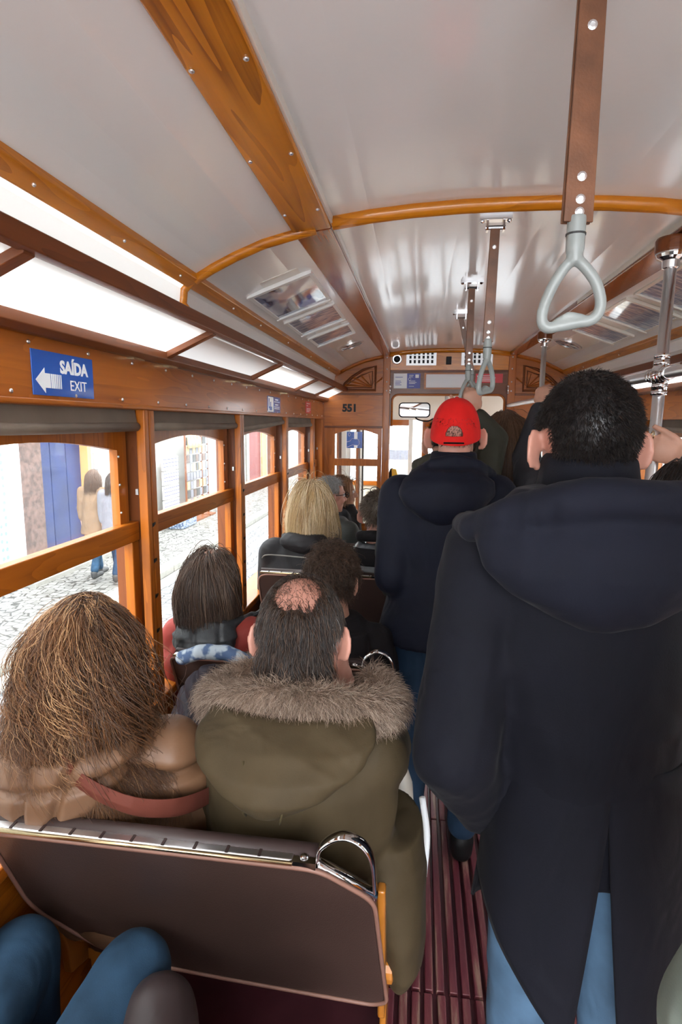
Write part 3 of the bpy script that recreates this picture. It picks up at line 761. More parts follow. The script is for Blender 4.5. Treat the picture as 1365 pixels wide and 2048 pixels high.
def info(f, y0, y1, z0, z1, label, dual=True):
    t = thing('info_sticker', (f(-.779), (y0+y1)/2, z0), label, 'sticker')
    def b(mb, ya, yb, za, zb, d0, d1): mb.box(min(f(-.7797+d0), f(-.7797+d1)), max(f(-.7797+d0), f(-.7797+d1)), ya, yb, za, zb); return mb
    obj('face', b(MB(), y0, y1, z0, z1, 0, .0022), 'blue', t)
    q = MB()
    ym = y0+(y1-y0)*.42
    if dual:
        b(q, y0+.006, ym, z0+.004, z1-.004, .0022, .0028)
    for zz in (z1-.018, z1-.045): b(q, ym+.04, y1-.05, zz, zz+.007, .0022, .0028)
    for zz in (z1-.028, z1-.055, z1-.064): b(q, ym+.02, y1-.02, zz, zz+.0035, .0022, .0028)
    obj('print', q, 'signwhite', t)
    if dual:
        q = MB(); b(q, y0+.03, ym-.03, z0+.01, z0+.03, .0028, .0032); b(q, y0+.045, ym-.05, z0+.03, z0+.055, .0028, .0032); b(q, y0+.015, y0+.03, z0+.02, z1-.012, .0028, .0032)
        obj('figure', q, 'blue', t)
info(lambda x: x, 2.911, 3.180, 1.672, 1.756, 'blue and white instruction sticker on the left header board near the bulkhead')
t = thing('emergency_sticker', (-.779, 4.01, 1.685), 'small red sticker on the left header board next to the bulkhead', 'sticker')
obj('face', MB().box(-.7797, -.7775, 3.92, 4.11, 1.685, 1.765), 'red', t)
q = MB()
for zz, l in ((1.75, .12), (1.735, .05), (1.715, .14), (1.705, .14), (1.695, .1)): q.box(-.7775, -.7769, 3.945, 3.945+l, zz, zz+.004)
obj('print', q, 'signwhite', t)
info(mx, 2.12, 2.32, 1.665, 1.775, 'blue sticker on the right header board behind the big chrome pole', False)

# hanging notice boards under the sloping side ceiling, round vents
def notices(f, labels, blab):
    def P(x): return (f(x), 2.045+(x+.66)*.36)
    t = thing('notice_board', (f(-.5), 2.8, 2.1), blab, 'board')
    q = MB(); ya, yb = 1.97, 4.62
    a, b = P(-.655), P(-.350)
    q.strip([(a[0], ya, a[1]), (b[0], ya, b[1]), (b[0], ya, b[1]+.012), (a[0], ya, a[1]+.012)], [(a[0], yb, a[1]), (b[0], yb, b[1]), (b[0], yb, b[1]+.012), (a[0], yb, a[1]+.012)])
    obj('panel', q, 'cream', t)
    for k, (y0, y1, xa, xb) in enumerate(((2.03, 2.49, -.615, -.385), (2.56, 2.96, -.608, -.382), (3.07, 3.39, -.600, -.380))):
        n = thing('framed_notice', (f(-.5), (y0+y1)/2, 2.09), labels[k], 'notice')
        def quad(x0, x1, yy0, yy1, d0, d1):
            a, b = P(x0), P(x1); m = MB()
            m.strip([(a[0], yy0, a[1]-d0), (b[0], yy0, b[1]-d0), (b[0], yy0, b[1]-d1), (a[0], yy0, a[1]-d1)], [(a[0], yy1, a[1]-d0), (b[0], yy1, b[1]-d0), (b[0], yy1, b[1]-d1), (a[0], yy1, a[1]-d1)])
            return m
        obj('sheet', quad(xa+.012, xb-.012, y0+.02, y1-.02, .0005, .006), 'print1' if k == 0 and f(0) == 0 else 'print2', n)
        for e in (quad(xa, xb, y0, y0+.022, .0005, .014), quad(xa, xb, y1-.022, y1, .0005, .014), quad(xa, xa+.012, y0+.022, y1-.022, .0005, .010), quad(xb-.012, xb, y0+.022, y1-.022, .0005, .010)):
            obj('frame', e, 'white' if f(0) == 0 else 'cream', n)
    v = thing('ceiling_vent', (f(-.46), 3.78, 2.1), labels[3], 'vent')
    ca, sa = (1/math.hypot(1, .36), .36/math.hypot(1, .36)); cx, cz = P(-.455)
    def D(u, vv, h): return (f(-.455+u*ca+h*sa), 3.78+vv, cz+u*sa-h*ca) if f(0) == 0 else (f(-.455+u*ca+h*sa), 3.78+vv, cz+u*sa-h*ca)
    R = .088
    def disc(r0, r1, h0, h1, a0, a1, n=8):
        m = MB(); A = []; B = []
        for i in range(n+1):
            a = a0+(a1-a0)*i/n; A.append(D(r1*math.cos(a), r1*math.sin(a), h0)); B.append(D(r1*math.cos(a), r1*math.sin(a), h1))
        for i in range(n, -1, -1):
            a = a0+(a1-a0)*i/n; A.append(D(r0*math.cos(a), r0*math.sin(a), h0)); B.append(D(r0*math.cos(a), r0*math.sin(a), h1))
        for i in range(n):
            q4 = [i, i+1, 2*n+1-i-1, 2*n+1-i]; m.strip([A[j] for j in q4], [B[j] for j in q4])
        return m
    obj('rim', disc(R-.014, R, .0, .010, 0, 2*PI, 28), 'steel', v)
    obj('backing', disc(.004, R-.012, .0005, .003, 0, 2*PI, 20), 'black', v)
    hub = disc(.004, .020, .003, .009, 0, 2*PI, 14)
    for k in range(8):
        a = k*PI/4; s = disc(.018, R-.012, .003, .008, a-.14, a+.14, 2); hub.add(s.v, s.f)
    obj('spokes', hub, 'steel', v)
notices(lambda x: x, ['framed picture notice, largest of the three on the left ceiling', 'framed text notice, middle of the three on the left ceiling', 'framed text notice nearest the round vent on the left ceiling', 'round spoked metal vent in the left ceiling board'], 'cream notice board under the left side ceiling')
notices(mx, ['framed text notice on the right ceiling, behind the top of the big chrome pole', 'framed text notice with a blue patch, middle of the three on the right ceiling', 'framed text notice nearest the round vent on the right ceiling', 'round spoked metal vent in the right ceiling board'], 'cream notice board under the right side ceiling')

# ------------------------------------------------------------------ driver's platform beyond the bulkhead
struct('wall_cab_front', MB().box(XL-.1, XR+.1, 6.2, 6.24, -.4, .95).box(XL-.1, XR+.1, 6.2, 6.24, 1.66, 1.98), 'cream')
struct('ceiling_cab', MB().box(XL-.1, XR+.1, YB+.036, 6.24, 1.96, 2.0), 'white')
for x in (-.80, -.33, -.085, .06, .62, 1.22):
    trim(MB().box(x-.022, x+.022, 6.17, 6.2, .95, 1.66), 'white' if x == -.085 else 'wood_z', bevel=.004)
for xa, xb in ((-.778, -.352), (-.308, -.107), (.082, .598), (.642, 1.198)):
    q = MB(); q.box(xa, xb, 6.175, 6.198, 1.60, 1.66); q.box(xa, xb, 6.175, 6.198, .95, 1.0)
    trim(q, 'wood_x', bevel=.003)
struct('window_40', MB().box(XL, XR, 6.205, 6.209, .95, 1.66), 'glass')
t = thing('cab_blind', (.33, 6.15, 1.5), 'tan roller blind half drawn over the windscreen', 'blind')
obj('cloth', MB().box(.075, .60, 6.150, 6.154, 1.50, 1.60), 'tanblind', t)
obj('bottom_bar', MB().tube([(.07, 6.152, 1.50), (.605, 6.152, 1.50)], .006, 8), 'wood_x', t)
obj('roller', MB().tube([(.07, 6.152, 1.605), (.605, 6.152, 1.605)], .013, 10), 'wood_x', t)
S('cab_pole', 'thin steel pole in the driving cab behind the red cap', 'pole', MB().tube([(.24, 5.3, 0), (.24, 5.3, 1.96)], .016, 12), 'steel', smooth=True)
t = thing('ticket_validator', (-.19, 4.95, .9), 'black and yellow ticket validator beyond the bulkhead post', 'machine')
obj('back_shell', MB().extr([(-.245, 4.90, .90), (-.245, 4.90, 1.20), (-.235, 4.90, 1.235), (-.21, 4.90, 1.24), (-.19, 4.90, .90)], (0, .07, 0)), 'black', t, bevel=.006)
obj('front_shell', MB().extr([(-.205, 4.895, .95), (-.222, 4.895, 1.235), (-.185, 4.895, 1.235), (-.16, 4.895, 1.15), (-.135, 4.895, .95)], (0, .08, 0)), 'yellow', t, bevel=.006)
obj('stem', MB().box(-.26, -.225, 4.92, 4.95, 0, 1.0), 'steel', t)
# folding entrance doors on the left platform
def leaf(y0, x0, y1, x1, label):
    t = thing('folding_door', ((x0+x1)/2, (y0+y1)/2, 0), label, 'door')
    a, b = Vector((x0, y0, 0)), Vector((x1, y1, 0)); u = (b-a).normalized(); n = Vector((-u.y, u.x, 0))*.018; ln = (b-a).length
    def pl(s0, s1, z0, z1, k=1): 
        p = [a+u*s0-n*k, a+u*s1-n*k, a+u*s1+n*k, a+u*s0+n*k]
        return [Vector((v.x, v.y, z0)) for v in p], [Vector((v.x, v.y, z1)) for v in p]
    q = MB()
    for s0, s1, z0, z1 in ((0, .06, .0, 1.9), (ln-.06, ln, .0, 1.9), (.06, ln-.06, .62, .74), (.06, ln-.06, 1.62, 1.9), ): q.strip(*pl(s0, s1, z0, z1))
    obj('frame', q, 'white', t)
    q = MB()
    for s0, s1, z0, z1 in ((.06, .095, .74, 1.62), (ln-.095, ln-.06, .74, 1.62), (.095, ln-.095, .74, .79), (.095, ln-.095, 1.57, 1.62)): q.strip(*pl(s0, s1, z0, z1, .7))
    obj('glazing_bead', q, 'dark_z', t)
    obj('pane', MB().strip(*pl(.09, ln-.09, .78, 1.58, .1)), 'glass', t)
    obj('lower_panel', MB().strip(*pl(.06, ln-.06, .0, .62, .6)), 'yellow', t)
leaf(4.85, -.80, 5.10, -.66, 'white framed folding door leaf seen through the bulkhead door glass, nearest the wall')
leaf(5.12, -.65, 5.55, -.56, 'white framed folding door leaf with yellow foot seen through the bulkhead glass')
S('door_post', 'dark rubber edged door post beyond the folding doors', 'post', MB().box(-.56, -.53, 5.57, 5.60, 0, 1.9), 'rubber')
trim(MB().box(XL-.1, -.76, 5.62, 6.2, 0, .95), 'yellow')
S('platform_rail', 'low orange wood panel in front of the platform', 'panel', MB().box(-.50, -.30, 4.30, 4.33, 0, .86), 'wood_x', bevel=.004)
# rear view mirror
t = thing('rear_view_mirror', (-.04, 4.60, 1.67), 'black framed rear view mirror hanging in the gangway opening', 'mirror')
def rrect(x0, x1, z0, z1, r, y, n=5):
    o = []
    for cx, cz, a0 in ((x1-r, z1-r, 0), (x0+r, z1-r, PI/2), (x0+r, z0+r, PI), (x1-r, z0+r, 1.5*PI)):
        o += [(cx+r*math.cos(a0+PI/2*k/n), y, cz+r*math.sin(a0+PI/2*k/n)) for k in range(n+1)]
    return o
def rot_mirror(P):
    R = Matrix.Rotation(math.radians(-9), 3, 'Z'); c = Vector((-.04, 4.60, 1.728)); return [c+R@(Vector(p)-c) for p in P]
obj('housing', MB().strip(rot_mirror(rrect(-.166, .086, 1.668, 1.786, .03, 4.602)), rot_mirror(rrect(-.150, .070, 1.684, 1.770, .03, 4.63))), 'black', t)
obj('mirror_face', MB().strip(rot_mirror(rrect(-.157, .077, 1.677, 1.777, .025, 4.600)), rot_mirror(rrect(-.157, .077, 1.677, 1.777, .025, 4.602))), 'mirror', t)
obj('arm', MB().tube(curve([(-.04, 4.62, 1.72), (-.02, 4.66, 1.66), (.06, 4.69, 1.64), (.11, 4.70, 1.66)]), .006, 8), 'black', t)
# ------------------------------------------------------------------ benches
def poly_solid(P, y_of, t):
    """panel given by (x,z) outline lying on a leaning plane y_of(z), thickness t toward -y"""
    A = [(x, y_of(z), z) for x, z in P]; B = [(x, y_of(z)-t, z) for x, z in P]
    return A, B
def roundpoly(P, r, n=5):
    out = []; N = len(P)
    for i in range(N):
        p = Vector(P[i]); a = Vector(P[i-1]); b = Vector(P[(i+1) % N]); rr = r[i] if isinstance(r, (list, tuple)) else r
        u = (a-p); v = (b-p); lu, lv = u.length, v.length; d = min(rr, lu*.45, lv*.45); u.normalize(); v.normalize()
        p0, p1 = p+u*d, p+v*d
        for k in range(n+1):
            t = k/n; q = (1-t)**2*p0+2*t*(1-t)*p+t*t*p1; out.append((q.x, q.y))
    return out
def bench(yt, zt, label, xl=-.765, near=False, seat=True, lean=.40):
    """yt, zt: position of the top rail; the back leans toward the camera at its top"""
    zb = zt-.475
    yof = lambda z: yt+(zt-z)*lean
    t = thing('tram_bench', (-.4, yof(zb)+.2, 0), label, 'bench')
    P = [(xl, zt-.004), (-.145, zt-.004), (-.052, zt-.078), (-.030, zb+.02), (-.06, zb), (-.34, zb+.02), (-.62, zb+.05), (xl, zb+.22)]
    P = roundpoly(P, [.05 if xl > -.75 else .02, .03, .03, .05, .03, .1, .1, .05])
    A, B = poly_solid(P, yof, .036)
    obj('backrest', MB().strip(A, B), 'leatherette', t, bevel=.008)
    pp = [(x, yof(z)-.036, z) for x, z in P]
    obj('piping', MB().tube(pp, .0045, 6, closed=True), 'piping', t, smooth=True)
    y = yof(zt)-.018
    # capping rail: leatherette roll, ribbed chrome and brass strips
    obj('top_roll', MB().tube([(xl+.01, y+.014, zt+.002), (-.15, y+.014, zt+.002)], .016, 12), 'leath_dark', t, smooth=True)
    q = MB(); q.box(xl+.012, -.19, y-.016, y+.006, zt-.002, zt+.009)
    r = obj('cap_rail', q, 'steel', t, bevel=.003)
    for yy in (y-.019, y+.008): obj('edge_strip', MB().tube([(xl+.012, yy, zt+.005), (-.19, yy, zt+.005)], .004, 8), 'brass', r, smooth=True)
    k = xl+.05
    while k < -.2: obj('rib', MB().box(k, k+.005, y-.016, y+.006, zt+.009, zt+.0105), 'leath_dark', r); k += .058
    q = MB(); q.box(-.195, -.150, y-.018, y+.008, zt-.004, zt+.008); q.ell((-.172, y-.004, zt+.009), (.008, .008, .004))
    obj('rail_bracket', q, 'chrome', t, smooth=False)
    # chrome grab loop over the cut corner
    y2 = yof(zt-.075)-.018
    lp = curve([(-.150, y, zt+.002), (-.142, y, zt+.030), (-.110, y, zt+.052), (-.078, y, zt+.045), (-.058, y+.006, zt+.012), (-.053, y2, zt-.060), (-.052, y2, zt-.085)], 7)
    g = MB()
    R = []
    for i, p in enumerate(lp):
        tt = (lp[min(i+1, len(lp)-1)]-lp[max(i-1, 0)]).normalized(); a = Vector((0, 1, 0)); b = tt.cross(a).normalized(); a = b.cross(tt)
        R.append([p+a*(.013*math.cos(2*PI*k/12))+b*(.0045*math.sin(2*PI*k/12)) for k in range(12)])
    g.rings(R); obj('grab_handle', g, 'chrome', t, smooth=True)
    obj('corner_strip', MB().tube([(-.150, y, zt-.004), (-.052, y2, zt-.080)], .0125, 10, sq=.7), 'chrome', t, smooth=True)
    # orange cast end frames, one to the aisle, one to the wall
    for xa, xb in ((-.050, -.034), (xl-.004, xl+.018)):
        z1 = zt-.095 if xa > -.3 else zt-.24
        prof = [(yof(z1)-.004, z1), (yof(z1)+.022, z1), (yof(.52)+.03, .52), (yof(.50)+.40, .45), (yof(.50)+.42, .40), (yof(.5)+.26, .36), (yof(.5)+.24, .04), (yof(.5)+.30, 0), (yof(.5)+.06, 0), (yof(.5)+.12, .04), (yof(.5)+.10, .33), (yof(.46)-.012, .37), (yof(.46)-.02, .44)]
        obj('end_frame', MB().extr([(xa, a, b) for a, b in prof], (xb-xa, 0, 0)), 'castor', t, bevel=.005)
        q = MB(); q.lathe((xb, yof(.5)+.05, .45), [(.03, 0), (.03, .012), (.018, .018)], 0, 14)
        obj('pivot_boss', q, 'castor', t)
    if seat:
        ys = yof(.46)+.012
        A = roundpoly([(xl+.025, ys), (-.05, ys), (-.05, ys+.43), (xl+.025, ys+.43)], .05)
        obj('seat', MB().strip([(a, b, .395) for a, b in A], [(a, b, .455) for a, b in A]), 'leatherette', t, bevel=.02, seg=3)
        obj('seat_frame', MB().box(xl+.03, -.06, ys+.02, ys+.41, .365, .394), 'castor', t)
    return t
bench(.875, .88, 'brown leatherette bench back with chrome loop, in the foreground', near=True)
bench(1.668, .88, 'brown bench behind the woman in the red jacket, in front of the fur hood', near=True)
bench(2.50, .935, 'brown bench behind the blonde woman, with rounded wall side corner', xl=-.715)
bench(3.28, .90, 'brown bench behind the grey haired man with glasses')
bench(.06, .88, 'brown bench carrying the jeans and tights passengers')
# single seats along the right wall
def single(yt, label):
    t = thing('single_seat', (.9, yt+.3, 0), label, 'seat')
    zt = .88; yof = lambda z: yt+(zt-z)*.40
    P = roundpoly([(.74, zt), (1.17, zt), (1.17, .40), (.74, .40)], .05)
    A, B = poly_solid(P, yof, .036); obj('backrest', MB().strip(A, B), 'leatherette', t, bevel=.008)
    ys = yof(.46)+.012
    obj('seat', MB().box(.74, 1.17, ys, ys+.42, .395, .455), 'leatherette', t, bevel=.02)
    obj('end_frame', MB().box(.72, .738, ys+.05, ys+.38, 0, .40), 'castor', t, bevel=.004)
    obj('end_frame', MB().box(1.172, 1.19, ys+.05, ys+.38, 0, .40), 'castor', t, bevel=.004)
    obj('cap_rail', MB().tube([(.76, yof(zt)-.018, zt+.004), (1.15, yof(zt)-.018, zt+.004)], .01, 10), 'steel', t, smooth=True)
single(2.0, 'brown single seat by the right wall behind the near man')
single(2.8, 'brown single seat by the right wall, last before the bulkhead')

# ------------------------------------------------------------------ chrome poles and grab bar
def pole(x, y, r, ztop, label):
    t = thing('grab_pole', (x, y, 0), label, 'pole')
    obj('tube', MB().tube([(x, y, .002), (x, y, ztop-.03)], r, 24), 'steel', t, smooth=True)
    obj('top_flange', MB().lathe((x, y, ztop), [(r, -.055), (r*1.35, -.052), (r*1.4, -.032), (r*2.3, -.024), (r*2.5, -.016), (r*2.5, -.012)]), 'chrome', t, smooth=False)
    obj('wood_pad', MB().lathe((x, y, ztop), [(r*2.6, -.012), (r*2.7, -.006), (r*2.7, .022), (r*2.5, .028)]), 'dark_x', t)
    obj('foot_flange', MB().lathe((x, y, 0), [(r*2.2, .0), (r*2.2, .01), (r*1.2, .02), (r, .04)]), 'chrome', t)
    return t
p1 = pole(.690, 1.80, .0165, 2.112, 'thick chrome grab pole near the right edge, held by a hand')
pole(.70, 3.50, .015, 2.118, 'thin chrome grab pole beside the near man\'s head')
t = thing('grab_bar', (.69, 2.8, 1.768), 'horizontal chrome grab bar running forward from the big pole', 'bar')
obj('tube', MB().tube([(.69, .9, 1.768), (.69, 4.66, 1.768)], .0155, 18), 'steel', t, smooth=True)
q = MB()
for y in (1.745, 1.765, 1.835, 1.855): q.lathe((.69, y, 1.768), [(.0165, -.006), (.0205, -.006), (.0205, .006), (.0165, .006)], 1, 20)
for z in (1.715, 1.735, 1.80, 1.82): q.lathe((.69, 1.80, z), [(.017, -.006), (.0215, -.006), (.0215, .006), (.017, .006)], 2, 20)
q.ell((.69, 1.80, 1.768), (.026, .036, .036)); q.lathe((.69, 1.80, 1.768), [(.0195, -.05), (.0195, .05)], 1, 20); q.lathe((.69, 1.80, 1.768), [(.0205, -.05), (.0205, .05)], 2, 20)
obj('cross_joint', q, 'chrome', t, smooth=True)

# ------------------------------------------------------------------ hanging hand straps
def strap(x, y, label, ztop=2.205, lean=(0, 0), zb=1.885, yaw=0, swing=0, w=.030, gs=1.0):
    t = thing('hand_strap', (x, y, ztop), label, 'hand strap', 'leather hand straps along the ceiling')
    dx, dy = lean
    top = Vector((x, y, ztop-.030)); bot = Vector((x+dx, y+dy, zb))
    R = Matrix.Rotation(yaw, 3, 'Z')
    u = R@Vector((1, 0, 0)); n = R@Vector((0, 1, 0))
    q = MB(); q.box(x-.045, x+.045, y-.014, y+.014, ztop-.008, ztop+.004); q.box(x-.026, x-.020, y-.012, y+.012, ztop-.036, ztop-.006); q.box(x+.020, x+.026, y-.012, y+.012, ztop-.036, ztop-.006)
    q.tube([(x-.028, y, ztop-.026), (x+.028, y, ztop-.026)], .006, 8)
    for s in (-1, 1): q.ell((x+s*.038, y, ztop-.009), (.007, .007, .005), n=10, m=6)
    obj('ceiling_bracket', q, 'chrome', t)
    h = w/2
    for k, off in (('strap', -.004), ('strap', .0045)):
        q = MB(); A = [top-u*h*.86+n*(off-.0022), top+u*h*.86+n*(off-.0022), top+u*h*.86+n*(off+.0022), top-u*h*.86+n*(off+.0022)]
        B = [bot-u*h+n*(off-.0022), bot+u*h+n*(off-.0022), bot+u*h+n*(off+.0022), bot-u*h+n*(off+.0022)]
        q.strip(A, B); obj(k, q, 'strap', t, bevel=.0012)
    dv = (top-bot).normalized()
    for d in (.012, .028, .056, (top-bot).length-.05):
        p = bot+dv*d; q = MB(); q.lathe(p-n*.0062, [(.0062, .0), (.0062, -.0016), (.0035, -.0026), (.0035, -.001)], 1, 12); obj('rivet', q, 'steel', t)
    # grey plastic grip
    b = bot+Vector((0, 0, .002))
    Rg = Matrix.Rotation(yaw+swing, 3, 'Z'); ug = Rg@Vector((1, 0, 0)); ng = Rg@Vector((0, 1, 0))
    g = MB(); z0 = b.z
    def G(a, c, e=0): return Vector((b.x, b.y, z0+c*gs))+ug*a*gs+ng*e*gs
    g.tube([G(0, .008), G(0, -.042)], .0125, 18)
    g.tube([G(0, -.038), G(.001, -.060)], [.0115, .0105], 14)
    loop = curve([G(0, -.050), G(.016, -.064), (G(.032, -.085)), G(.041, -.110), G(.040, -.128), G(.030, -.140), G(.008, -.144), G(-.016, -.148), G(-.032, -.150), G(-.040, -.140), G(-.039, -.120), G(-.028, -.090), G(-.014, -.066), G(0, -.050)], 5)
    g.tube(loop, .0078, 12)
    pad = [G(-.034, -.148), G(-.020, -.136), G(-.004, -.127), G(.014, -.130), G(.030, -.136), G(.03, -.146), G(0, -.15)]
    g.extr([p-ng*.006 for p in pad], ng*.012)
    gr = blob('grip', g, 'plastic', t, .0026, 4, .5)
    q = MB(); q.lathe(G(0, -.018), [(.0127, -.0012), (.0133, -.0012), (.0133, .0012), (.0127, .0012)], 2, 18)
    obj('collar_line', q, 'rubber', gr)
    return t
strap(.203, .855, 'leather hand strap with grey grip hanging nearest, in front of the ceiling', zb=1.890, yaw=.18, swing=-.25, w=.040, gs=.92)
strap(.200, 1.78, 'leather hand strap hanging from beside the curved rib, above the long haired woman', ztop=2.204, zb=1.860, yaw=0, swing=.95, lean=(-.006, 0))
strap(.200, 2.52, 'leather hand strap whose grip is held above the red cap', zb=1.86, yaw=.1, swing=.6, lean=(.0, 0))
strap(.205, 3.20, 'slanting leather hand strap farthest away, near the vent grilles', zb=1.90, lean=(.07, .02), swing=.3)
# ------------------------------------------------------------------ street outside
ZS, ZW, FX = -.87, -.75, -5.7
struct('street', MB().box(-30, 30, -25, 90, ZS-.2, ZS), 'asphalt')
struct('sidewalk', MB().box(FX-.2, -4.22, -25, 60, ZS, ZW), 'calcada')
cb = MB(); y = -8.0
while y < 45: cb.box(-4.22, -3.98, y, y+1.18, ZS, ZW+.005); y += 1.2
struct('curb', cb, 'curb', bevel=.02)
q = MB()
for x in (-3.25, -1.95): q.box(x-.03, x+.03, -20, 70, ZS, ZS+.012)
struct('tram_rails', q, 'steel')
struct('street_gutter', MB().box(-3.98, -3.75, -20, 60, ZS, ZS+.006), 'curb')
# facade on the left, built as stretches between openings
t = thing('house_facade', (FX, 8, ZW), 'white plastered house front across the sidewalk', 'building')
q = MB(); q.box(FX-.4, FX, -15, 7.93, ZW, 7); q.box(FX-.4, FX, 9.3, 18.7, ZW, 7); q.box(FX-.4, FX, 20.3, 27.5, ZW, 7); q.box(FX-.4, FX, 28.8, 60, ZW, 7); q.box(FX-.4, FX, 7.93, 9.3, 2.2, 7); q.box(FX-.4, FX, 18.7, 20.3, 2.2, 7); q.box(FX-.4, FX, 27.5, 28.8, 2.2, 7)
obj('wall', q, 'plaster', t)
obj('tiled_dado', MB().box(FX, FX+.02, 5.5, 7.18, ZW, 2.6), 'tile', t)
obj('pilaster', MB().box(FX, FX+.05, 7.18, 7.46, ZW, 4), 'white', t)
obj('stone_jamb', MB().box(FX-.2, FX+.04, 7.46, 7.95, ZW, 2.6), 'brownstone', t)
obj('door_edge', MB().box(FX-.2, FX+.03, 9.19, 9.30, ZW, 2.2), 'ochre', t)
obj('base_course', MB().box(FX, FX+.06, 9.3, 12.0, ZW, ZW+.22), 'curb', t)
obj('base_course', MB().box(FX, FX+.06, 15.6, 18.7, ZW, ZW+.22), 'curb', t)
obj('threshold', MB().box(FX-.1, FX+.35, 7.2, 9.4, ZW, ZW+.06), 'curb', t)
q = MB()
for i in range(3): q.box(FX-.16, FX-.10, 7.96+i*.41, 7.96+i*.41+.395, ZW+.05, 2.2)
obj('blue_door', q, 'doorblue', t, bevel=.01)
obj('red_door', MB().box(FX-.1, FX-.02, 18.72, 20.28, ZW, 2.2), 'doorred', t)
obj('red_door', MB().box(FX-.1, FX-.02, 27.52, 28.78, ZW, 2.2), 'doorred', t)
obj('stone_jamb', MB().box(FX, FX+.05, 18.4, 18.7, ZW, 2.3), 'curb', t); obj('stone_jamb', MB().box(FX, FX+.05, 20.3, 20.9, ZW, 2.3), 'ochre', t)
n = thing('menu_box', (FX, 9.47, .9), 'small grey framed notice box on the white wall beside the blue door', 'box')
obj('frame', MB().box(FX, FX+.03, 9.40, 9.57, .76, 1.06), 'alu', n); obj('sheet', MB().box(FX+.03, FX+.034, 9.42, 9.55, .92, 1.04), 'paper', n); obj('sheet', MB().box(FX+.03, FX+.034, 9.42, 9.55, .78, .90), 'paper', n)
# souvenir racks
def rack(y0, n, m, label):
    t = thing('postcard_rack', (FX+.35, y0+n*.09, ZW), label, 'rack')
    w = n*.19
    q = MB(); q.box(FX+.28, FX+.32, y0-.03, y0, ZW, ZW+2.1); q.box(FX+.28, FX+.32, y0+w, y0+w+.03, ZW, ZW+2.1); q.box(FX+.28, FX+.32, y0, y0+w, ZW+2.06, ZW+2.1); q.box(FX+.2, FX+.5, y0, y0+w, ZW, ZW+.04)
    obj('rack_frame', q, 'dark_z', t)
    for i in range(n):
        for j in range(m):
            obj('postcard', MB().box(FX+.30, FX+.325, y0+.02+i*.19, y0+.17+i*.19, ZW+.35+j*.21, ZW+.53+j*.21), ['bagtan', 'brownstone', 'plaster', 'greycoat', 'bagtan', 'rubber'][(i*3+j*5+i*j) % 6], t)
rack(12.75, 5, 8, 'tall souvenir rack of tan and brown cards on the sidewalk')
rack(13.75, 2, 8, 'narrow dark framed postcard rack beside the taller souvenir rack')
for k in range(4):
    S('woven_bag', ['leftmost', 'second from left', 'third from left', 'rightmost'][k]+' of the tan woven bags hanging above the souvenir rack', 'bag', MB().loft([(FX+.37, 12.85+k*.2, 1.0, .04, .08), (FX+.37, 12.85+k*.2, 1.12, .045, .09), (FX+.33, 12.85+k*.2, 1.33, .02, .03)], 12), 'bagtan', 'woven bags above the rack', smooth=True)
for k in range(4):
    t = thing('striped_towel', (FX+.2, 11.9, .75-.32*k), 'white patterned towel on the souvenir stall, '+['topmost', 'second from top', 'third from top', 'lowest'][k]+' of its row', 'towel', 'towels on the souvenir stall')
    obj('cloth', MB().box(FX+.18, FX+.22, 11.72, 12.5, .55-.32*k, .84-.32*k), 'white', t)
    q = MB()
    for z in (.62, .70, .78): q.box(FX+.221, FX+.224, 11.72, 12.5, z-.32*k, z+.02-.32*k)
    obj('band', q, 'navyblue', t)
S('stall_cloth', 'blue and white cloth over the low stall table under the towels', 'cloth', MB().box(FX+.24, FX+.6, 11.8, 12.6, ZW, ZW+.42), 'scarf', bevel=.03)
for j, (y, m_, lb) in enumerate(((15.1, 'white', 'folded white parasol standing in the street past the postcard racks'), (16.0, 'brownstone', 'folded brown parasol standing farther along the sidewalk'))):
    t = thing('folded_parasol', (FX+.6, y, ZW), lb, 'parasol')
    obj('canopy', MB().loft([(FX+.6, y, -.1, .10, .10), (FX+.6, y, .5, .08, .08), (FX+.6, y, 1.35, .03, .03)], 10), m_, t, smooth=True)
    obj('pole', MB().tube([(FX+.6, y, ZW), (FX+.6, y, 1.45)], .025, 8), 'dark_z', t)
def stand(x, y, n, cols, lb):
    t = thing('souvenir_stand', (x, y, ZW), lb, 'stand')
    obj('board', MB().box(x-.02, x+.0, y, y+n*.4, ZW, 1.3), 'white', t)
    for i in range(n*2):
        for j in range(6): obj('print_card', MB().box(x, x+.02, y+.02+i*.2, y+.17+i*.2, ZW+.25+j*.28, ZW+.48+j*.28), cols[(i*2+j*3) % len(cols)], t)
stand(FX+.1, 16.4, 4, ['greycoat', 'curb', 'paper', 'greycoat', 'ochre', 'white'], 'wall of pale picture cards outside the shop before the first red door')
stand(FX+.1, 21.2, 4, ['curb', 'bagtan', 'paper', 'greycoat', 'white'], 'wall of picture cards between the two red doors')
t = thing('house_facade', (9, 8, ZS), 'pale house front on the other side of the tram', 'building')
obj('wall', MB().box(7.5, 8, -15, 60, ZS, 6), 'plaster', t); obj('window', MB().box(7.47, 7.5, 6, 7, .2, 2), 'black', t); obj('window', MB().box(7.47, 7.5, 11, 12, .2, 2), 'black', t)
t = thing('street_end_house', (-2, 75, ZS), 'pale houses closing the far end of the street', 'building')
obj('wall', MB().box(-6, 9, 75, 76, ZS, 3), 'plaster', t); obj('window', MB().box(-4, -3, 74.96, 75, .5, 2), 'greycoat', t)
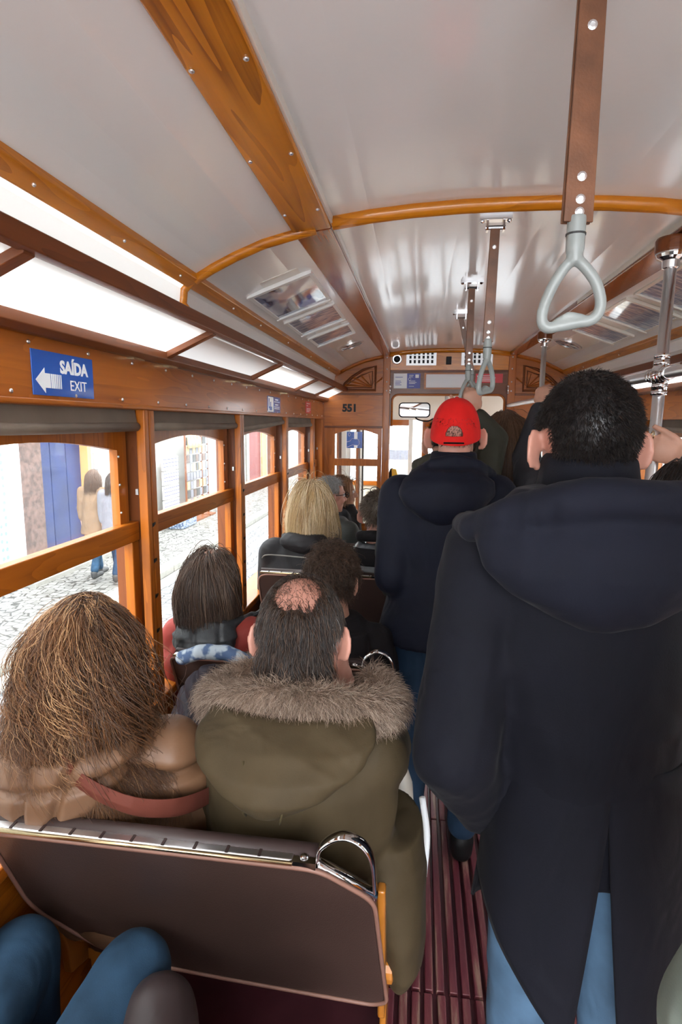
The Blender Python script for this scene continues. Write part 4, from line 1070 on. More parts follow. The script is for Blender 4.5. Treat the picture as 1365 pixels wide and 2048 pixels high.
# car on the street ahead
def car(x, y, lb, m):
    t = thing('car', (x, y, ZS), lb, 'car')
    P = roundpoly([(-.82, .28), (.82, .28), (.86, .75), (.80, .95), (.66, 1.5), (-.66, 1.5), (-.80, .95), (-.86, .75)], .1)
    obj('body', MB().strip([(x+a, y, ZS+b) for a, b in P], [(x+a, y+4, ZS+b) for a, b in P]), m, t, bevel=.08)
    obj('rear_window', MB().extr([(x-.62, y-.01, ZS+1.0), (x+.62, y-.01, ZS+1.0), (x+.55, y-.01, ZS+1.4), (x-.55, y-.01, ZS+1.4)], (0, .02, 0)), 'greycoat', t)
    for s in (-1, 1):
        obj('tail_lamp', MB().box(x+s*.72-.08, x+s*.72+.08, y-.02, y+.02, ZS+.7, ZS+.9), 'doorred', t)
        for yy in (.7, 3.2): obj('wheel', MB().lathe((x+s*.74, y+yy, ZS+.31), [(.31, -.09), (.31, .09)], 0, 16), 'rubber', t)
    obj('bumper', MB().box(x-.8, x+.8, y-.06, y+.02, ZS+.32, ZS+.55), 'alu', t, bevel=.03)
car(-.9, 24, 'white car ahead on the street, seen through the windscreen', 'white')
# ------------------------------------------------------------------ people: builders
V = Vector
def hframe(yaw=0, pitch=0, roll=0):
    """columns: right, forward, up.  yaw>0 turns to the left, pitch>0 looks up"""
    return Matrix.Rotation(yaw, 3, 'Z') @ Matrix.Rotation(pitch, 3, 'X') @ Matrix.Rotation(roll, 3, 'Y')
HC, HR = V((0, -.008, .022)), (.077, .097, .091)     # cranium inside the head frame
def head_mb(mb, c, R, neck, nr=.054, ears=True, s=1.0, jaw=1.0):
    def P(x, y, z): return V(c)+R@V((x, y, z))*s
    def E(x, y, z, a, b, d): mb.ell(P(x, y, z), (a*s, b*s, d*s), R)
    mb.ell(P(*HC), tuple(k*s for k in HR), R, 24, 16)
    E(0, .030, -.035, .058*jaw, .060, .074); E(0, .044, -.076, .043*jaw, .046, .034); E(0, .076, -.094, .018, .016, .015)
    mb.cap(P(0, .090, .012), P(0, .112, -.026), .007*s, .012*s, 10); E(0, .098, -.032, .017, .010, .009)
    E(0, .079, .024, .048, .016, .010); E(0, .086, -.054, .022, .011, .006); E(0, .085, -.064, .019, .011, .007)
    for k in (-1, 1):
        E(k*.034, .060, -.026, .026, .026, .028)
        if ears:
            pts = []
            for i in range(12):
                a = math.radians(-125+i*25)
                pts.append(P(k*(.080+.024*(.5+.5*math.cos(a))), -.002-.026*(.5+.5*math.cos(a)), -.018+.033*math.sin(a)))
            mb.tube(pts, .0052*s, 8)
            Re = R@Matrix.Rotation(-k*.75, 3, 'Z') if False else R@Matrix.Rotation(k*.75, 3, 'Z')
            mb.ell(P(k*.090, -.014, -.018), (.005*s, .020*s, .031*s), Re, 12, 8); mb.ell(P(k*.082, -.004, -.048), (.007*s, .009*s, .010*s), R, 10, 8)
    a, b = V(neck), P(0, -.022, -.045)
    mb.cap(a, b, nr*1.08, nr, 16)
def hand_mb(mb, w, d, n, side=1, curl=(25, 30, 20), s=1.0, spread=.06, thumb=None):
    """w wrist, d direction of the palm, n direction the fingers curl toward, side +1: thumb on d x n side"""
    d = V(d).normalized(); n = V(n); n = (n-d*n.dot(d)).normalized(); u = d.cross(n)*side; w = V(w)
    A = Matrix((u, d, n)).transposed()
    mb.ell(w+d*.045*s, (.040*s, .052*s, .016*s), A, 16, 10); mb.ell(w+d*.070*s, (.042*s, .030*s, .014*s), A, 16, 10)
    mb.cap(w-d*.02*s, w+d*.02*s, .027*s, .025*s, 12)
    for k, (o, l) in enumerate(((.030, .92), (.010, 1.0), (-.010, .95), (-.029, .76))):
        p = w+d*(.088-.006*abs(k-1.2))*s+u*o*s; a = 0; dd = d+u*(1.2-k)*spread*.5
        for ln, r0, r1, cu in ((.043, .0095, .0085, curl[0]), (.027, .0085, .0078, curl[1]), (.021, .0078, .0065, curl[2])):
            a += math.radians(cu); v = (dd.normalized()*math.cos(a)+n*math.sin(a)); q = p+v*ln*l*s
            mb.cap(p, q, r0*s, r1*s, 10); p = q
    t = thumb or (.75, .55, .35)
    p = w+d*.022*s+u*.026*s
    for ln, r, f in ((.040, .0125, 1), (.032, .0105, .8), (.024, .009, .55)):
        v = (u*t[0]*f+d*(t[1]+(1-f))+n*(t[2]+(1-f)*.6)).normalized(); q = p+v*ln*s; mb.cap(p, q, r*s, r*.9*s, 10); p = q
def pose(x, y, seated, yaw=0, h=1.75, **o):
    k = h/1.75; Rz = Matrix.Rotation(yaw, 3, 'Z')
    if seated:
        J = dict(pel=(0, .05, .56), wst=(0, .0, .72), che=(0, -.03, .88), nk=(0, -.015, 1.0), hd=(0, .02, 1.165), shL=(-.165, -.02, .945), shR=(.165, -.02, .945), elL=(-.205, .06, .70), elR=(.205, .06, .70), haL=(-.08, .27, .60), haR=(.08, .27, .60),
                 hipL=(-.09, .07, .535), hipR=(.09, .07, .535), knL=(-.10, .46, .52), knR=(.10, .46, .52), anL=(-.10, .44, .09), anR=(.10, .44, .09))
    else:
        J = dict(pel=(0, 0, .95), wst=(0, 0, 1.08), che=(0, 0, 1.28), nk=(0, -.01, 1.46), hd=(0, .02, 1.625), shL=(-.18, -.01, 1.40), shR=(.18, -.01, 1.40), elL=(-.225, .0, 1.12), elR=(.225, .0, 1.12), haL=(-.21, .10, .88), haR=(.21, .10, .88),
                 hipL=(-.09, 0, .92), hipR=(.09, 0, .92), knL=(-.10, .02, .49), knR=(.10, .02, .49), anL=(-.10, -.01, .09), anR=(.10, -.01, .09))
    J = {a: V((x, y, 0))+Rz@(V(b)*k if not seated else V((b[0]*k, b[1]*k, b[2]))) for a, b in J.items()}
    for a, b in o.items(): J[a] = V(b)
    J['Rz'] = Rz
    return J
def person(name, label, J, R, skin='skin', vox=.0065, hands=None, ears=True, s=1.0, group=None, neckr=.054, ground=(0, 0), jaw=1.0, paint=None):
    """empty-free top level: the body mesh itself is the thing"""
    mb = MB(); Rz = J['Rz']
    def tors(a, b, rx, ry, rx2, ry2):
        pass
    rings = [(J['pel'], .13, .10), (J['wst'], .125, .095), (J['che'], .14, .105), (J['nk']-V((0, 0, .05)), .10, .075), (J['nk'], .06, .055)]
    out = []
    for p, rx, ry in rings: out.append([p+Rz@V((rx*math.cos(a), ry*math.sin(a), 0)) for a in np.linspace(0, 2*PI, 20, endpoint=False)])
    mb.rings(out); mb.ell(J['pel'], (.13, .10, .08), Rz)
    for k in 'LR':
        mb.chain([J['nk']-V((0, 0, .03)), J['sh'+k], J['el'+k], J['ha'+k]], [.05, .052, .040, .026], 12)
        mb.chain([J['hip'+k], J['kn'+k], J['an'+k]], [.078, .055, .038], 12)
        f = Rz@V((0, .16, -.055)) if 'toe'+k not in J else J['toe'+k]-J['an'+k]
        mb.cap(J['an'+k]+V((0, 0, -.045)), J['an'+k]+f, .035, .028, 10)
    head_mb(mb, J['hd'], R, J['nk'], neckr, ears, s, jaw)
    for k in 'LR':
        if hands and k in hands: hand_mb(mb, J['ha'+k], **hands[k])
        else:
            d = (J['ha'+k]-J['el'+k]).normalized(); hand_mb(mb, J['ha'+k], d, Rz@V((0, .2, -1)) if abs(d.z) < .7 else Rz@V((1 if k == 'L' else -1, .2, 0)), 1 if k == 'R' else -1, curl=(35, 40, 25))
    root = blob('person', mb, skin, None, vox, 4, .5, paint=paint)
    tag(root, label, 'person', group)
    WL[root.name] = V((0, 0, 0))
    return root
def eyes(root, J, R, s=1.0):
    for k in (-1, 1):
        q = MB().ell(J['hd']+R@V((k*.031, .077, .006))*s, (.0125*s,)*3, n=14, m=10); q.m = 1
        q.ell(J['hd']+R@V((k*.031, .086, .006))*s, (.006*s, .005*s, .006*s), n=10, m=8); obj('eye', q, ['signwhite', 'eye'], root, smooth=True)
def garment(name, root, m, J, rings, arms='LR', ar=(.078, .066, .052), vox=.009, disp=None, extra=None, sm=6, cuff=.06, shy=0, paint=None):
    """jacket: rings (z, dx, cy, rx, ry) in world z with centre offsets, sleeves along the arms"""
    mb = MB(); Rz = J['Rz']; cx, cy = J['pel'].x, J['pel'].y
    out = []
    for z, dx, yy, rx, ry in rings:
        out.append([V((cx+dx, yy, z))+Rz@V((rx*math.cos(a), ry*math.sin(a), 0)) for a in np.linspace(0, 2*PI, 28, endpoint=False)])
    mb.rings(out)
    for k in arms:
        e, w = J['el'+k], J['ha'+k]; t = w-(w-e).normalized()*cuff
        mid = J['sh'+k].lerp(e, .5)
        mb.chain([J['nk']-V((0, 0, .075)), J['sh'+k], mid, e, e.lerp(t, .5), t], [ar[0]*.85, ar[0], (ar[0]+ar[1])/2*1.02, ar[1], (ar[1]+ar[2])/2*1.03, ar[2]], 16)
    if extra: extra(mb)
    return blob(name, mb, m, root, vox, sm, .6, disp, paint=paint)
def trousers(root, m, J, rad=(.092, .070, .055), vox=.010, name='trousers', seed=3, hem=.05):
    mb = MB(); mb.ell(J['pel']-V((0, 0, .02)), (.15, .125, .10), J['Rz'])
    for k in 'LR': 
        a = J['an'+k]+(J['kn'+k]-J['an'+k]).normalized()*hem
        mb.chain([J['hip'+k], J['kn'+k], a], rad, 16)
    return blob(name, mb, m, root, vox, 5, .6, folds(.005, 16, seed))
def shoes(root, m, J):
    for k in 'LR':
        mb = MB(); f = J['Rz']@V((0, .19, -.05)) if 'toe'+k not in J else J['toe'+k]-J['an'+k]; a = J['an'+k]
        mb.chain([a, a+V((0, 0, -.045)), a+f*.6+V((0, 0, -.012)), a+f], [.048, .044, .043, .038], 12)
        blob('shoe', mb, m, root, .009, 3)
# ---- hair
def sdir(n, seed):
    g = np.random.default_rng(seed); v = g.normal(size=(n, 3)); return v/np.linalg.norm(v, axis=1)[:, None]
def mask_short(d, nape=-.50, front=.50):
    x, y, z = d[:, 0], d[:, 1], d[:, 2]
    top = z > .62-.10*(y < .2)+.0*x
    back = (y < .22-.45*np.clip(-z, 0, 1)) & (z > nape)
    side = (y < .34) & (z > -.12)
    ear = (np.abs(x) > .62) & (y > -.38) & (y < .30) & (z < -.0)
    return (top & (y < .82)) | ((back | side) & ~ear) | ((z > front) & (y < .75))
def mask_long(d, nape=-.7, face=.42):
    x, y, z = d[:, 0], d[:, 1], d[:, 2]
    return (z > nape) & ((y < face) | (z > .62)) & ~((z < -.1) & (y > .30))
def hair_cap(name, root, m, hd, R, mask, off=1.05, rad=HR, low=.90, bump=.0, seed=1, nz=60, soft=None, s=1.0):
    n, k = 72, 44; vs = []; fs = []
    D = np.array([(math.cos(2*PI*i/n)*math.sin(PI*j/k), math.sin(2*PI*i/n)*math.sin(PI*j/k), math.cos(PI*j/k)) for j in range(1, k) for i in range(n)]+[(0, 0, 1), (0, 0, -1)])
    mk = mask(D).astype(float)
    g = mk[:-2].reshape(k-1, n)
    for _ in range(2): g = (g+np.roll(g, 1, 1)+np.roll(g, -1, 1)+np.vstack([g[:1], g[:-1]])+np.vstack([g[1:], g[-1:]]))/5
    mk[:-2] = g.ravel()
    r = low+(off-low)*mk
    if bump:
        ff = folds(bump, 9, seed, (1, 1, 1)); r = r+mk*ff(D*1.0, D)
    Pn = D*r[:, None]*np.array(rad)*s
    C = np.array(V(hd)+R@(HC*s)); Rm = np.array(R)
    Wd = Pn@Rm.T+C
    b = MB(); fs = []
    for j in range(k-2):
        for i in range(n): fs.append((j*n+i, j*n+(i+1) % n, (j+1)*n+(i+1) % n, (j+1)*n+i))
    N = (k-1)*n
    for i in range(n): fs.append((N, (i+1) % n, i)); fs.append((N+1, (k-2)*n+i, (k-2)*n+(i+1) % n))
    b.add(Wd.tolist(), fs)
    return obj(name, b, m, root, smooth=True)
def strand_mesh(name, root, mats, P, rad, seed=0, tip=.3, weights=None, lock=None):
    """P: N x S x 3 strand points -> one mesh of thin three sided fibres"""
    N, S_, _ = P.shape; g = np.random.default_rng(seed)
    if root is not None: P = P-np.array(WL[root.name])
    T = np.gradient(P, axis=1); T /= np.linalg.norm(T, axis=2)[:, :, None]+1e-9
    ref = g.normal(size=(N, 1, 3)); a = np.cross(T, ref); a /= np.linalg.norm(a, axis=2)[:, :, None]+1e-9; b = np.cross(T, a)
    rr = rad*g.uniform(.7, 1.3, (N, 1, 1))*(1-(1-tip)*np.linspace(0, 1, S_)[None, :, None]**1.5)
    vs = np.stack([P+rr*(a*math.cos(t)+b*math.sin(t)) for t in (0, 2.094, 4.189)], axis=2)   # N,S,3,3
    idx = np.arange(N*S_*3).reshape(N, S_, 3)
    q = np.stack([idx[:, :-1, :], np.roll(idx, -1, 2)[:, :-1, :], np.roll(idx, -1, 2)[:, 1:, :], idx[:, 1:, :]], axis=3).reshape(-1, 4)
    me = bpy.data.meshes.new(name); me.vertices.add(N*S_*3); me.vertices.foreach_set('co', vs.ravel())
    F = len(q); me.loops.add(F*4); me.loops.foreach_set('vertex_index', q.ravel().astype(np.int32)); me.polygons.add(F)
    me.polygons.foreach_set('loop_start', np.arange(F, dtype=np.int32)*4); me.polygons.foreach_set('loop_total', np.full(F, 4, np.int32))
    for m in mats: me.materials.append(M[m])
    mi = g.choice(len(mats), N, p=weights)
    if lock is not None: lk = g.choice(len(mats), int(lock.max())+1, p=weights); mi = np.where(g.uniform(size=N) < .75, lk[lock], mi)
    me.polygons.foreach_set('material_index', np.repeat(mi, (S_-1)*3).astype(np.int32))
    me.polygons.foreach_set('use_smooth', np.ones(F, bool)); me.update(calc_edges=True); me.validate()
    return place(bpy.data.objects.new(name, me), root)
def grow(roots, v0, length, S_, grav=.3, wave=.0, freq=8, coll=(), seed=0, clumps=60, jit=.1, wind=None, curlr=0, gdir=(0, 0, -1)):
    g = np.random.default_rng(seed); N = len(roots); P = np.zeros((N, S_, 3)); P[:, 0] = roots; v = v0/np.linalg.norm(v0, axis=1)[:, None]
    cid = g.integers(0, clumps, N)
    cc = roots[g.integers(0, N, clumps)]
    cid = np.argmin(((roots[:, None, :]-cc[None])**2).sum(2), axis=1) if N*clumps < 3e6 else cid
    grow.cid = cid
    ph = g.uniform(0, 6.28, clumps)[cid]+g.normal(0, .35, N); dirw = g.normal(size=(clumps, 3)); dirw[:, 2] *= .3; dw = dirw[cid]; dw2 = np.cross(dw, np.array([0, 0, 1.]))
    fq = freq*g.uniform(.75, 1.25, clumps)[cid]; st = (length/(S_-1))[:, None]; G = np.array(gdir)
    lay = g.uniform(1.0, 1.09, N)
    for i in range(1, S_):
        t = i/(S_-1); w = wave*np.minimum(1, t*2.5)
        v = v*(1-grav)+G*grav+jit*g.normal(size=(N, 3))*.35
        v /= np.linalg.norm(v, axis=1)[:, None]
        d = v+w*(dw*np.sin(fq*t+ph)[:, None]+dw2*np.cos(fq*t+ph)[:, None])
        if wind is not None: d = d+np.array(wind)*t
        d /= np.linalg.norm(d, axis=1)[:, None]
        p = P[:, i-1]+d*st
        for c, r, Rm in coll:
            q = (p-np.array(c))@Rm/np.array(r); l = np.linalg.norm(q, axis=1); ins = l < lay
            if ins.any():
                qq = q[ins]/l[ins][:, None]*lay[ins][:, None]; p[ins] = (qq*np.array(r))@Rm.T+np.array(c)
        P[:, i] = p
    return P
def scalp(n, hd, R, mask, seed, s=1.0, off=1.0, rad=HR):
    d = sdir(n*4, seed); d = d[mask(d)][:n]; Rm = np.array(R)
    p = (d*np.array(rad)*s*off)@Rm.T+np.array(V(hd)+R@(HC*s)); nn = (d/np.array(rad)); nn /= np.linalg.norm(nn, axis=1)[:, None]
    return d, p, nn@Rm.T
def headcoll(hd, R, s=1.0, k=1.0): return (tuple(V(hd)+R@(HC*s)), tuple(x*s*k for x in HR), np.array(R))
def short_hair(root, J, R, mats, cap, n=4500, ln=.018, seed=1, mask=mask_short, off=1.05, comb=(0, -.5, -.5), s=1.0, rad=.0007, w=None, rise=.8, var=.5):
    c = hair_cap('hair', root, cap, J['hd'], R, mask, off, seed=seed, s=s)
    d, p, nn = scalp(n, J['hd'], R, mask, seed, s, off*.985); g = np.random.default_rng(seed)
    v = nn*rise+np.array(R@V(comb))[None]+g.normal(size=p.shape)*.22
    P = grow(p, v, ln*g.uniform(1-var, 1+var, len(p)), 4, .10, seed=seed, jit=.15, clumps=40, gdir=tuple(R@V((0, -.3, -1))))
    strand_mesh('hair_strands', root, mats, P, rad, seed, weights=w)
def gcolor(*a): return a
# ------------------------------------------------------------------ people: the passengers
U = lambda *a: V(a)
# --- near standing man, navy coat
J = pose(.300, 1.06, False, h=1.76, nk=(.300, 1.055, 1.475), hd=(.296, 1.075, 1.594), shL=(.128, 1.06, 1.385), shR=(.475, 1.06, 1.41), elL=(.080, .975, 1.03), haL=(.17, 1.14, .80),
         elR=(.655, 1.10, 1.42), haR=(.69, 1.22, 1.70), hipL=(.265, 1.07, .90), hipR=(.42, 1.07, .90), anL=(.255, 1.12, .09), anR=(.44, 1.02, .09), knL=(.258, 1.09, .49), knR=(.43, 1.06, .49), pel=(.335, 1.065, .95))
R = hframe(.03, -.05)
near = person('p', 'nearest standing person in a long navy hooded coat, short black hair, back turned', J, R, 'skinpink', .0055,
              hands={'R': dict(d=(.02, .10, 1), n=(-.2, 1, .1), side=1, curl=(60, 75, 50))}, neckr=.060, jaw=1.1)
short_hair(near, J, R, ['h_black', 'h_black2', 'h_dbrown'], 'h_black', 16000, .010, 5, off=1.075, rad=.00055, w=[.4, .4, .2], rise=.5, mask=lambda d: mask_short(d, -.72))
f1_ = folds(.0070, 9, 21, (1, 1, .6)); f2_ = folds(.0035, 24, 23, (1, 1, .8)); fd = lambda p, n: f1_(p, n)+f2_(p, n)*((p[:, 0] < .16) | (p[:, 2] < 1.1))
garment('coat', near, 'navywool', J, [(.80, 0, 1.065, .160, .128), (.95, 0, 1.065, .174, .143), (1.08, -.010, 1.06, .180, .142), (1.22, -.025, 1.055, .195, .138), (1.34, -.035, 1.055, .195, .128), (1.42, -.032, 1.06, .165, .105), (1.47, -.032, 1.06, .12, .090), (1.50, -.033, 1.065, .085, .078)],
        ar=(.080, .078, .056), vox=.009, disp=fd, cuff=.02)
def hoodx(mb):
    mb.loft([(.302, .995, 1.515, .135, .075), (.302, .975, 1.475, .185, .082), (.302, .958, 1.43, .205, .085), (.302, .950, 1.385, .190, .083), (.302, .945, 1.345, .145, .070), (.302, .945, 1.31, .085, .052), (.300, .948, 1.288, .03, .03)])
    mb.chain([U(.095, 1.12, 1.425), U(.100, 1.01, 1.440), U(.150, .945, 1.470), U(.225, .915, 1.500), U(.305, .907, 1.512), U(.39, .915, 1.506), U(.455, .945, 1.485), U(.515, 1.02, 1.45), U(.52, 1.12, 1.43)], [.028, .030, .033, .035, .035, .035, .033, .030, .028])
mb = MB(); hoodx(mb); blob('hood', mb, 'navyhood', near, .007, 4, .5, folds(.004, 16, 5))
mb = MB(); mb.loft([(.300, 1.055, 1.46, .10, .095), (.300, 1.055, 1.52, .086, .085), (.299, 1.058, 1.562, .080, .080), (.299, 1.06, 1.572, .070, .070)]); blob('collar', mb, 'navywool', near, .006, 3)
# coat skirt with back vent
def skirt(root, name, m, cx, cy, top, bot, hem, slit, seed, n=88, rows=26):
    """top/bot = (z, rx, ry); hem(theta)->z; vent centred on the back (theta=-90deg) opening downward"""
    q = MB(); fo = folds(.010, 9, seed, (1, 1, .25)); pts = []
    for i in range(rows+1):
        t = i/rows; row = []
        gap = slit*max(0, (t-.15)/.85)
        for k in range(n+1):
            th = -PI/2+gap/2+(2*PI-gap)*k/n; zb = hem(th); z = top[0]+(zb-top[0])*t; s = (top[0]-z)/(top[0]-bot[0])
            rx = top[1]+(bot[1]-top[1])*s; ry = top[2]+(bot[2]-top[2])*s
            row.append((cx+rx*math.cos(th), cy+ry*math.sin(th), z))
        pts.append(row)
    A = np.array(pts).reshape(-1, 3); nn = A-np.array([cx, cy, 0]); nn[:, 2] = 0; nn /= np.linalg.norm(nn, axis=1)[:, None]
    tt = np.repeat(np.linspace(0, 1, rows+1), n+1)
    A = A+nn*(fo(A, nn)*tt)[:, None]
    q.add(A.tolist(), [(i*(n+1)+k, i*(n+1)+k+1, (i+1)*(n+1)+k+1, (i+1)*(n+1)+k) for i in range(rows) for k in range(n)])
    o = obj(name, q, m, root, smooth=True); sl = o.modifiers.new('s', 'SOLIDIFY'); sl.thickness = .006; sl.offset = -1; return o
def nhem(th):
    c = math.cos(th); s = math.sin(th)
    return .50+.24*max(0, -c)**1.3*(1 if s < .3 else .6)+.02*c
skirt(near, 'coat_skirt', 'navywool', .338, 1.065, (1.04, .172, .140), (.50, .214, .182), nhem, .42, 9)
trousers(near, 'denimlight', J, (.098, .078, .062), name='jeans'); shoes(near, 'black', J)

# --- man in the red cap, navy parka
J = pose(.105, 1.97, False, h=1.74, hd=(.125, 2.00, 1.590), nk=(.115, 1.985, 1.44), shL=(-.055, 1.965, 1.375), shR=(.265, 1.965, 1.385), elL=(-.075, 1.92, 1.10), haL=(.02, 2.12, .98), elR=(.33, 1.98, 1.12), haR=(.26, 2.15, 1.0))
R = hframe(-.10, -.02)
cap = person('p', 'person standing in the middle wearing a red cap and navy hooded parka, back turned', J, R, 'skinpink', .006)
short_hair(cap, J, R, ['h_black', 'h_dbrown'], 'h_black', 1200, .010, 6, mask=lambda d: mask_short(d, -.7) & ((d[:, 2] < -.28) | ((d[:, 1] < -.6) & (d[:, 2] < .30))), off=.985)
garment('parka', cap, 'navyparka', J, [(.86, -.01, 1.98, .225, .165), (1.0, -.005, 1.98, .20, .15), (1.15, 0, 1.975, .185, .14), (1.28, .0, 1.965, .185, .132), (1.38, .003, 1.97, .16, .115), (1.44, .006, 1.98, .11, .09), (1.47, .008, 1.985, .085, .08)], ar=(.076, .070, .056), vox=.010, disp=folds(.005, 14, 33, (1, 1, .4)))
mb = MB(); mb.loft([(.10, 1.90, 1.475, .10, .07), (.10, 1.875, 1.44, .150, .075), (.095, 1.865, 1.395, .160, .078), (.09, 1.86, 1.35, .125, .07), (.085, 1.86, 1.315, .07, .05), (.083, 1.865, 1.295, .025, .03)])
mb.chain([U(-.02, 2.02, 1.43), U(-.01, 1.93, 1.45), U(.05, 1.885, 1.49), U(.12, 1.88, 1.505), U(.19, 1.895, 1.49), U(.245, 1.95, 1.455), U(.25, 2.03, 1.43)], [.022]*7)
blob('hood', mb, 'navyparka', cap, .008, 6, .6, folds(.005, 17, 8))
mb = MB(); mb.loft([(.118, 1.985, 1.44, .095, .09), (.12, 1.985, 1.50, .082, .082), (.121, 1.99, 1.528, .076, .076)]); blob('collar', mb, 'navyparka', cap, .006, 3)
trousers(cap, 'denimdark', J); shoes(cap, 'black', J)
def capmesh(root, J, R, m):
    n, k = 160, 56; q = MB(); C = J['hd']+R@HC; vs = []
    for j in range(k+1):
        ph = PI/2*(1-j/k)*1.0
        for i in range(n):
            a = 2*PI*i/n; x, y = math.cos(a), math.sin(a); zz = math.sin(ph); rr = math.cos(ph)
            rr = rr**.82
            low = -.035-.030*max(0, -y)     # lower edge dips at the nape
            back = max(0, -y)**6*max(0, 1-abs((j-k*.80)/(k*.2)))   # opening over the strap
            p = V((x*rr*.0800, y*rr*.102-.004, low+(zz)*(.092-low)))*1.0
            seam = .0014*abs(math.sin(3*a+.5))**8
            p = p*(1-.0-seam*5*rr)
            vs.append(C+R@p)
    fs = []
    for j in range(k):
        for i in range(n):
            a = 2*PI*(i+.5)/n
            if -math.sin(a) > .85 and j < k-7 and (abs(math.cos(a)) < .36*math.sqrt(max(0, 1-((k-7-j)/9.)**2))) and k-7-j < 9: continue
            fs.append((j*n+i, j*n+(i+1) % n, (j+1)*n+(i+1) % n, (j+1)*n+i))
    fs.append(tuple(range(n))) if False else None
    q.add(vs, [f for f in fs])
    o = obj('cap', q, m, root, smooth=True); sd = o.modifiers.new('s', 'SOLIDIFY'); sd.thickness = .004; sd.offset = 1
    b = MB(); A = []; B = []
    for i in range(13):
        a = math.radians(25+130*i/12); x, y = math.cos(a), math.sin(a)
        A.append(C+R@V((x*.078, y*.100-.004, -.03))); B.append(C+R@V((x*.080, y*.100+.065*math.sin(PI*i/12)**.6, -.048)))
    P = A+B[::-1]; b.strip(P, [p+R@V((0, 0, .004)) for p in P]); obj('brim', b, m, o)
    s = MB(); s.tube([C+R@V((.079*math.cos(a)*1.02, .103*math.sin(a)*1.02-.004, -.055)) for a in np.linspace(math.radians(-112), math.radians(-68), 8)], .008, 8, sq=.4); obj('cap_strap', s, 'black', o)
    obj('cap_button', MB().ell(C+R@V((0, -.004, .096)), (.007, .007, .004), R), m, o)
capmesh(cap, J, R, 'capred')

# --- person beyond the red cap, hand on the third strap
J = pose(.10, 2.42, False, h=1.70, hd=(.12, 2.46, 1.545), nk=(.11, 2.43, 1.40), shL=(-.05, 2.42, 1.34), shR=(.27, 2.44, 1.36), elR=(.315, 2.50, 1.56), haR=(.228, 2.49, 1.665))
R = hframe(0, -.1)
p = person('p', 'person in a dark olive jacket holding the strap grip above the red cap', J, R, 'skin', .005, hands={'R': dict(d=(-.12, .05, 1), n=(-.15, 1, .1), side=1, curl=(55, 70, 50))})
short_hair(p, J, R, ['h_dbrown', 'h_black2'], 'h_dbrown', 2500, .015, 8)
garment('jacket', p, 'olivesleeve', J, [(.85, 0, 2.42, .20, .14), (1.05, 0, 2.42, .175, .13), (1.25, 0, 2.42, .175, .125), (1.35, 0, 2.43, .15, .105), (1.42, 0, 2.43, .09, .08)], vox=.010, disp=folds(.006, 20, 4), cuff=.03, ar=(.072, .06, .045))
mb = MB(); mb.chain([U(.0, 2.50, 1.41), U(.005, 2.40, 1.45), U(.05, 2.35, 1.475), U(.11, 2.33, 1.48), U(.17, 2.35, 1.475), U(.21, 2.42, 1.44)], [.03]*6); mb.loft([(.10, 2.36, 1.46, .09, .05), (.10, 2.33, 1.40, .11, .06), (.10, 2.33, 1.33, .05, .04)])
blob('hood', mb, 'olivesleeve', p, .009, 5, .6, folds(.006, 20, 9)); trousers(p, 'trouser', J); shoes(p, 'black', J)

# --- long haired standing woman
def longhair(root, J, R, mats, n, drop, S_=13, seed=1, mask=mask_long, wave=.25, freq=9, grav=.35, rad=.0011, coll=(), cap=None, off=1.06, w=None, back=-.25, jit=.08, clumps=90, wind=None, s=1.0, lenvar=.12, side=.0, puff=.45):
    if cap: hair_cap('hair', root, cap, J['hd'], R, mask, off, bump=.02, seed=seed, s=s)
    d, p, nn = scalp(n, J['hd'], R, mask, seed, s, off*.99); g = np.random.default_rng(seed+1); Rm = np.array(R)
    part = np.stack([np.clip(d[:, 0]*2.2, -1, 1)*(.35+side), np.full(len(d), back), np.full(len(d), -.25)], 1)@Rm.T
    v = nn*puff+part+g.normal(size=p.shape)*.08
    zend = J['hd'].z+drop; ln = np.maximum(.05, (p[:, 2]-zend)*1.12+.03)*g.uniform(1-lenvar, 1+lenvar*.5, len(p))
    P = grow(p, v, ln, S_, grav, wave, freq, [headcoll(J['hd'], R, s, off*1.0)]+list(coll), seed, clumps, jit, wind)
    return strand_mesh('hair_strands', root, mats, P, rad, seed, weights=w, lock=grow.cid)
I3 = np.eye(3)
J = pose(.40, 2.78, False, h=1.70, hd=(.402, 2.80, 1.565), nk=(.40, 2.77, 1.42))
R = hframe(.1, -.08)
p = person('p', 'person standing with long straight brown hair between the red cap and the near man', J, R, 'skin', .008)
longhair(p, J, R, ['h_brown', 'h_brown2', 'h_dbrown2'], 3000, -.34, seed=12, wave=.04, puff=.2, jit=.04, cap='h_brown', coll=[((.40, 2.77, 1.33), (.19, .13, .13), I3)], rad=.0012)
garment('jacket', p, 'blackcloth', J, [(.85, 0, 2.78, .20, .14), (1.05, 0, 2.78, .17, .12), (1.25, 0, 2.78, .175, .12), (1.36, 0, 2.78, .15, .10), (1.43, 0, 2.78, .08, .07)], vox=.011, disp=folds(.005, 18, 2)); trousers(p, 'trouser', J); shoes(p, 'black', J)

